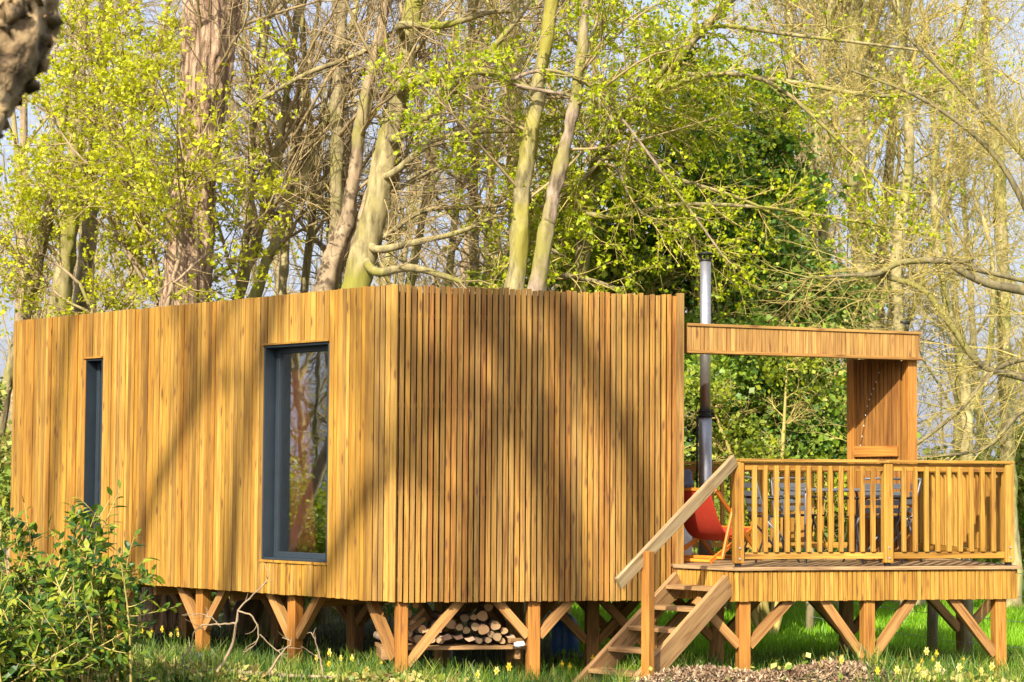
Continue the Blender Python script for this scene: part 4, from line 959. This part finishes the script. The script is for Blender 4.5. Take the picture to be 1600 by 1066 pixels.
for k_,(fc,pt,wd_,t_,lb) in enumerate([
 ('L',[(215,860),(255,740),(300,646),(330,560)],.22,26,'first leaning tree on the sunny side, shading the cladding between the two windows'),
 ('L',[(356,930),(372,760),(395,600),(430,480)],.28,28,'leaning tree on the sunny side, shading the wall just left of the large window'),
 ('L',[(80,800),(92,650),(105,540),(130,440)],.20,26,'thin tree on the sunny side, shading the far left end of the cabin'),
 ('L',[(505,900),(545,820),(600,730),(640,640)],.24,27,'leaning tree on the sunny side, shading the wall right of the large window'),
 ('F',[(900,960),(880,830),(850,720),(810,580),(765,470)],.40,25,'thick tree on the sunny side, shading the middle of the slatted screen'),
 ('F',[(1010,900),(1000,760),(960,640),(905,530),(850,440)],.28,24,'leaning tree on the sunny side, shading the right part of the slatted screen'),
 ('F',[(735,960),(745,850),(760,740),(790,640)],.20,27,'slim tree on the sunny side, shading the lower left of the slatted screen')]):
    shade_tree(fc,pt,wd_,t_,lb,300+k_)
# near leaning trunk at the top left corner
nr.seed(60)
a=[P(-150,330,5.2),P(-88,205,5.2),P(2,45,5.25),P(-8,-80,5.3),P(-5,-220,5.4),P(20,-500,5.6)]
root=empty('leaning_tree',(a[0].x-1.6,5.2,gzf(a[0].x-1.6,5.2)-.1),'blurred brown flaking trunk very close in the top left corner','tree')
pp,rp=smooth([(a[0].x-1.6,5.2,gzf(a[0].x-1.6,5.2)-.1),(a[0].x-.75,5.2,1.6)]+[tuple(q) for q in a],[.20,.17,.14,.135,.155,.135,.12,.10],8)
t=TB(); pp2,rp2=smooth(pp,rp,5); t.tube(pp2,rp2,72); roughen(t.build('trunk',M['bark_near'],root),.045,(9,5))
tw=TB(); spawn(tw,pp,rp,0,BARE,None,.8,num=4); tw.build('twigs',M['twig'],root)
# trees to the left mirrored in the window
nr.seed(61)
def plain_tree(label,base,tip,r,seed,leafn,mat='bark_tan',n=14):
    nr.seed(seed); b=np.array((base[0],base[1],gzf(*base)-.1)); root=empty('side_tree',tuple(b),label,'tree')
    pp,rp=smooth([b,(b+np.array(tip))/2+np.array((.05,.0,0)),np.array(tip)],[r,r*.8,r*.5],6)
    t=TB(); t.tube(pp,rp,12,rough=.03); t.build('trunk',M[mat],root)
    tw=TB(); out=[]; spawn(tw,pp,rp,0,SPR,out,.6,num=n); tw.build('branches',M['twig'],root)
    if leafn: o=np.concatenate(out); o=o[nr.randint(0,len(o),leafn)]+nr.randn(leafn,3)*.08; quads('leaves',leafquads(o,.08),M['leaf_mid'],root)
plain_tree('pale trunk leaning left of the cabin, mirrored in its larger window',(-10,18.57),(-10,16.3,6.0),.085,61,200)
plain_tree('mossy upright trunk left of the cabin beyond the picture edge',(-14,17.5),(-14.1,17.3,9),.13,62,900,'bark_moss',22)
plain_tree('thin trunk far left of the cabin beyond the picture edge',(-17,17.9),(-17.2,17.8,10),.05,63,500,'bark_olive')
nr.seed(64)
def bush_at(label,x,y,r,h,n,mat,size):
    root=empty('side_shrub',(x,y,gzf(x,y)),label,'shrub'); m=30
    sc=np.array((x,y,h*.5))+unit(nr.randn(m,3))*np.array((r,r,h*.5))*(.4+.6*nr.rand(m,1)); j=nr.randint(0,m,n); p_=sc[j]+nr.randn(n,3)*.22*r
    p_=p_[p_[:,2]>-.1]; quads('foliage',leafquads(p_,size),M[mat],root)
    tb=TB()
    for _ in range(9): a,b=smooth([(x,y,gzf(x,y)-.05),tuple(np.array((x,y,h*.4))+nr.randn(3)*.2*r),tuple(sc[nr.randint(m)])],[.03,.02,.008],3); tb.tube(a,b,4)
    tb.build('stems',M['twig'],root)
bush_at('round dark shrub left of the cabin outside the picture, seen only in the glass',-11.6,18.0,1.5,1.6,7000,'leaf_mid',.09)
bush_at('loose green shrub left of the cabin outside the picture, mirrored low in the glass',-10.7,16.3,1.0,1.3,4000,'leaf_holly',.09)

nr.seed(66)
for x_,y_,k_ in ((-17,15.5,0),(-20,20.5,2),(-23,17.4,1),(-27,18.6,3),(-19,18.0,2),(-31,16.6,0),(-25,22,1)): place(k_,x_,y_,.8,nr.rand()*6.28,'bare tree far to the left of the cabin, seen only in the window glass','bare trees mirrored in the window')
# ------------------------------------------------------------------ laurel bush in the left foreground
nr.seed(70)
def leaf6(pts,dirs,size):
    N=len(pts); d=unit(dirs); nrm=unit(nr.randn(N,3)*.5+np.array((-.3,-.5,.9))); sd=unit(np.cross(d,nrm)); nrm=np.cross(sd,d)
    L=(size*(.65+.6*nr.rand(N)))[:,None]; W=L*.19; fold=L*.06; dp_=np.array((0,0,-1.))*L*.10
    a=pts; m1=pts+d*L*.38; m2=pts+d*L*.72+dp_*.5; tip=pts+d*L+dp_
    l1=m1+sd*W+nrm*fold; r1=m1-sd*W+nrm*fold; l2=m2+sd*W*.72+nrm*fold; r2=m2-sd*W*.72+nrm*fold
    q1=np.stack([a,m1,m1,l1],1); 
    A=np.stack([a,r1,m1,l1],1); B=np.stack([l1,m1,m2,l2],1); Cc=np.stack([m1,r1,r2,m2],1); D=np.stack([l2,m2,r2,tip],1)
    return np.concatenate([A,B,Cc,D]), N
def laurel(label,cx_,cy_,stems,n,size,name='laurel_bush'):
    z0=gzf(cx_,cy_); root=empty(name,(cx_,cy_,z0),label,'shrub'); tb=TB(); P_=[];D_=[]
    for (px,py,Y) in stems:
        q=P(px,py,Y); tip=np.array(q); b=np.array((cx_+.30*nr.randn(),cy_+.25*nr.randn(),z0-.05))
        mid=b*.45+tip*.55+np.array((0,0,.10))+nr.randn(3)*.04
        a,r_=smooth([b,mid,tip],[.013,.009,.003],9); tb.tube(a,r_,5)
        subs=[(a,1.0)]
        for _ in range(5):
            i=nr.randint(7,len(a)-2); d=unit(a[i+1]-a[i]+nr.randn(3)*.55+np.array((0,0,.12))); s_,rs_=wander(a[i],d,.16+.25*nr.rand(),.005,.002,6,.08,.06); tb.tube(s_,rs_,4); subs.append((s_,.8))
        for s_,k in subs:
            m=int(n*k); L_=len(s_)
            for t in np.linspace(.35 if k==1 else .1,.999,m):
                x=t*(L_-1); i=min(int(x),L_-2); p=s_[i]+(s_[i+1]-s_[i])*(x-i); ax=unit(s_[i+1]-s_[i]); rv=nr.randn(3); rv-=ax*rv.dot(ax); rv=unit(rv)
                P_.append(p); D_.append(ax*.55+rv*.8+np.array((0,0,-.05)))
    tb.build('stems',M['twig_y'],root)
    V,N=leaf6(np.array(P_),np.array(D_),size); r0=nr.rand(N)
    quads('leaves',V,M['leaf_laurel'],root,rn=np.tile(r0,4))
stems=[]
for _ in range(46):
    x=nr.uniform(-45,200); 
    top=np.interp(x,[-30,20,60,110,150,185,205,235],[850,800,815,795,785,765,880,905])
    stems.append((x,top+abs(nr.randn())*80+ (15 if nr.rand()<.2 else 95),nr.uniform(13.1,14.6)))
stems+=[(188,765,13.8),(175,775,13.9),(226,872,13.5),(110,790,13.9),(38,785,14),(20,800,14.1),(150,800,13.7)]
laurel('glossy green leafy bush in front of the left end of the cabin',-3.55,13.9,stems,15,.105)
stems=[(nr.uniform(-50,150),nr.uniform(910,1040),nr.uniform(12.4,13.2)) for _ in range(26)]
laurel('low leafy bush in the bottom left corner of the picture',-3.5,12.9,stems,15,.095)

# fallen dead branch
nr.seed(71)
p_,r_=px_path([(270,1062,9),(330,1050,10),(390,1052,9),(450,1056,7),(520,1058,4)],15.3); root=empty('fallen_branch',tuple(p_[1]),'bare grey forked dead branch lying in the grass before the cabin legs','branch')
tb=TB(); a,b=smooth(p_,r_,5); tb.tube(a,b,7)
for lp in ([(340,1050,6),(358,1020,5),(368,985,4),(372,955,3),(390,935,3),(418,905,2),(413,880,1.2)],[(368,975,4),(345,975,3),(310,980,2.5),(300,1000,2),(296,1035,2)],[(372,955,3),(395,965,2.5),(405,990,2.5),(395,1010,2),(380,1018,1.5)],[(420,1052,5),(440,1020,3),(455,1005,2),(440,995,1.5)],[(505,1056,4),(500,1030,3),(495,1010,2.5),(488,988,2)],[(345,980,2),(330,965,2),(310,960,1.5),(285,962,1)],[(300,1050,4),(285,1030,3),(300,1010,2)],[(405,990,2),(430,1015,2),(448,1030,1.2)]):
    q,rr=px_path(lp,15.2); a,b=smooth(q,rr,4); a=a+nr.randn(*a.shape)*.004; tb.tube(a,b,5); spawn(tb,a,b,0,[(4,50,.16,.004,.2,0)],None,.3)
tb.build('dead_wood',M['bark_tan'],root)

# ------------------------------------------------------------------ grass, ground plants, mulch
nr.seed(80)
def blades(name,x,y,h,w_,mat,lean=.35,label=None):
    N=len(x); z=gz(x,y); a=nr.rand(N)*2*PI; d=np.stack([np.cos(a),np.sin(a),np.zeros(N)],1); b=nr.rand(N)*2*PI; ld=np.stack([np.cos(b),np.sin(b),np.zeros(N)],1)*(lean*nr.rand(N)*h)[:,None]
    p=np.stack([x,y,z-.01],1); up=np.array((0,0,1.)); hw=(w_*.5)[:,None] if hasattr(w_,'__len__') else w_*.5
    h_=h[:,None]; m=p+up*h_*.55+ld*.35; t=p+up*h_*(.95)+ld
    A=np.stack([p-d*hw,p+d*hw,m+d*hw*.75,m-d*hw*.75],1); B=np.stack([m-d*hw*.75,m+d*hw*.75,t+d*.001,t-d*.001],1)
    rn=nr.rand(N); o=quads(name,np.concatenate([A,B]),M[mat],rn=np.tile(rn,2)); tag(o,label,kind='stuff'); return o
def scatter(n,Y0,Y1,margin=60):
    y=Y0+(Y1-Y0)*nr.rand(n); x=(nr.rand(n)*(1600+2*margin)-margin-800)/F*y; return x,y
x,y=scatter(70000,14.2,19.5); k=np.sin(x*2.1+1)*np.sin(y*1.7)+.5*np.sin(x*5+y*4)+.8*nr.rand(len(x))
mound=np.exp(-((x-2.0)/1.0)**2-((y-15.25)/.5)**2)
under=(x>-4.5)&(x<1.5)&(y>17.2+abs(x)*.55)
keep=(k>.05)&(mound<.35)&~(under&(nr.rand(len(x))<.9)); x,y=x[keep],y[keep]
blades('grass',x,y,(.06+.26*nr.rand(len(x))**2.2),.009,'grass',.7,'rough grass growing round the cabin legs')
x,y=scatter(90000,17.4,34); keep=(x>.0)&(x>.5+.0*y); x,y=x[keep],y[keep]
blades('meadow_grass',x,y,.09+.10*nr.rand(len(x)),.012+.0003*y,'meadow',.5,'bright green meadow grass beyond the deck')
x,y=scatter(9000,20,34); keep=x<.6; x,y=x[keep],y[keep]
blades('woodland_grass',x,y,.08+.14*nr.rand(len(x)),.014,'grass',.7,'thin shaded grass on the woodland floor')
# daffodil leaf tufts
cx_,cy_=scatter(170,15.4,18.6); sel=[]
for a,b in zip(cx_,cy_):
    px=800+F*a/b
    if 180<px<600 or px>1290 or (780<px<930): sel.append((a,b))
xs=[];ys=[]
for a,b in sel: m=34; xs.append(a+.055*nr.randn(m)); ys.append(b+.055*nr.randn(m))
x=np.concatenate(xs); y=np.concatenate(ys)
blades('daffodil_foliage',x,y,.18+.12*nr.rand(len(x)),.010,'grass',.75,'strappy daffodil leaves in tufts')
# leafy litter and ivy close to the viewer
x,y=scatter(52000,14.4,17.2); k=np.sin(x*3)*np.cos(y*4+x)+nr.rand(len(x)); mo_=np.exp(-((x-1.95)/1.15)**2-((y-15.3)/.7)**2); keep=(k>.40)&((x<-.4)|(y<15.6))&((mo_<.2)|(nr.rand(len(x))<.05)); x,y=x[keep],y[keep]
p_=np.stack([x,y,gz(x,y)+.02+.08*nr.rand(len(x))],1); o=quads('ground_ivy',leafquads(p_,.058,up=1.0,wide=.42),M['litter']); tag(o,'ivy leaves and spring litter over the near ground',kind='stuff')
# mulch chips
n=42000; x=2.05+1.2*nr.randn(n); y=15.3+.42*nr.randn(n); keep=(abs(x-2)<2.3)&(y>14.2)&(y<16.3); x,y=x[keep],y[keep]
p_=np.stack([x,y,gz(x,y)+.004+.018*nr.rand(len(x))],1); o=quads('bark_mulch',leafquads(p_,.032,up=1.1,wide=.17,var=.6),M['chip']); tag(o,'heap of shredded bark mulch in front of the stairs',kind='stuff')

# ------------------------------------------------------------------ daffodils
def daffodil(k,cream):
    r=bpy.data.objects.new('daffodil',None); C.objects.link(r); nr.seed(90+k)
    h=.27; t=TB(); t.tube([(0,0,0),(.004,0,h*.5),(.01,-.01,h*.93),(.012,-.03,h),(.014,-.045,h-.004)],[.004,.0035,.003,.003,.004],5); t.build('stem',M['meadow']).parent=r
    c=np.array((.014,-.05,h-.004)); ax=unit(np.array((.2,-1,-.15+.1*k))); u=unit(np.cross(ax,(0,0,1))); v=np.cross(u,ax); Q=[]
    for i in range(6):
        a=i*PI/3; d=u*math.cos(a)+v*math.sin(a); s_=u*-math.sin(a)+v*math.cos(a); Q.append([c,c+d*.020+s_*.013+ax*.003,c+d*.042,c+d*.020-s_*.013+ax*.003])
    quads('petals',np.array(Q),M['pale' if cream else 'yellow']).parent=r
    t=TB(); t.tube([c,c+ax*.012,c+ax*.026],[.008,.010,.015],8); t.build('trumpet',M['yellow']).parent=r
    return r
D0=[daffodil(0,True),daffodil(1,False),daffodil(2,True)]; du=[0,0,0]
nr.seed(95)
spots=[(1005+0,1000,'c')]
SP=[(1448,1018),(1458,1020),(1436,1032),(1451,1036),(1466,1042),(1430,1046),(1497,1048),(1402,1046),(1310,1037),(1291,1028),(1252,1022),(1281,1026),(1341,1034),(1373,1062),(1444,1056),(1536,1042),(1548,1046),(1499,1030)]
SP2=[(520,1025),(535,1022),(512,1030),(498,1027),(555,1032),(233,962),(258,967),(272,972),(282,975),(265,985),(225,965),(590,1036),(575,1040)]
SP3=[(775,1050),(797,1046),(872,1042),(884,1046),(921,1032),(960,1030),(752,1056)]
def put(SPx,z_h,lab,grp):
    for i,(px,py) in enumerate(SPx):
        k=nr.randint(3)
        # choose the distance at which a flower of this height shows at this pixel
        best=min(np.arange(14.9,19.5,.05),key=lambda Y:abs(P(px,py,Y).z-gzf(P(px,py,Y).x,Y)-.27))
        q=P(px,py,best)
        if du[k]==0: o=D0[k]; du[k]=1
        else: o=copy_tree(D0[k])
        o.location=(q.x,best,gzf(q.x,best)); o.rotation_euler=(0,0,nr.uniform(-1.1,1.1)); s=nr.uniform(.85,1.15); s*=.62; o.scale=(s,s,s/.62); tag(o,lab,'daffodil',grp)
put(SP,0,'yellow and cream daffodil in bloom in the grass before the right deck posts','daffodils in front of the deck')
put(SP2,0,'pale daffodil in the shaded grass before the legs of the long cabin side','daffodils before the long side of the cabin')
put(SP3,0,'yellow daffodil between the firewood shelf and the foot of the stairs','daffodils beside the stairs')
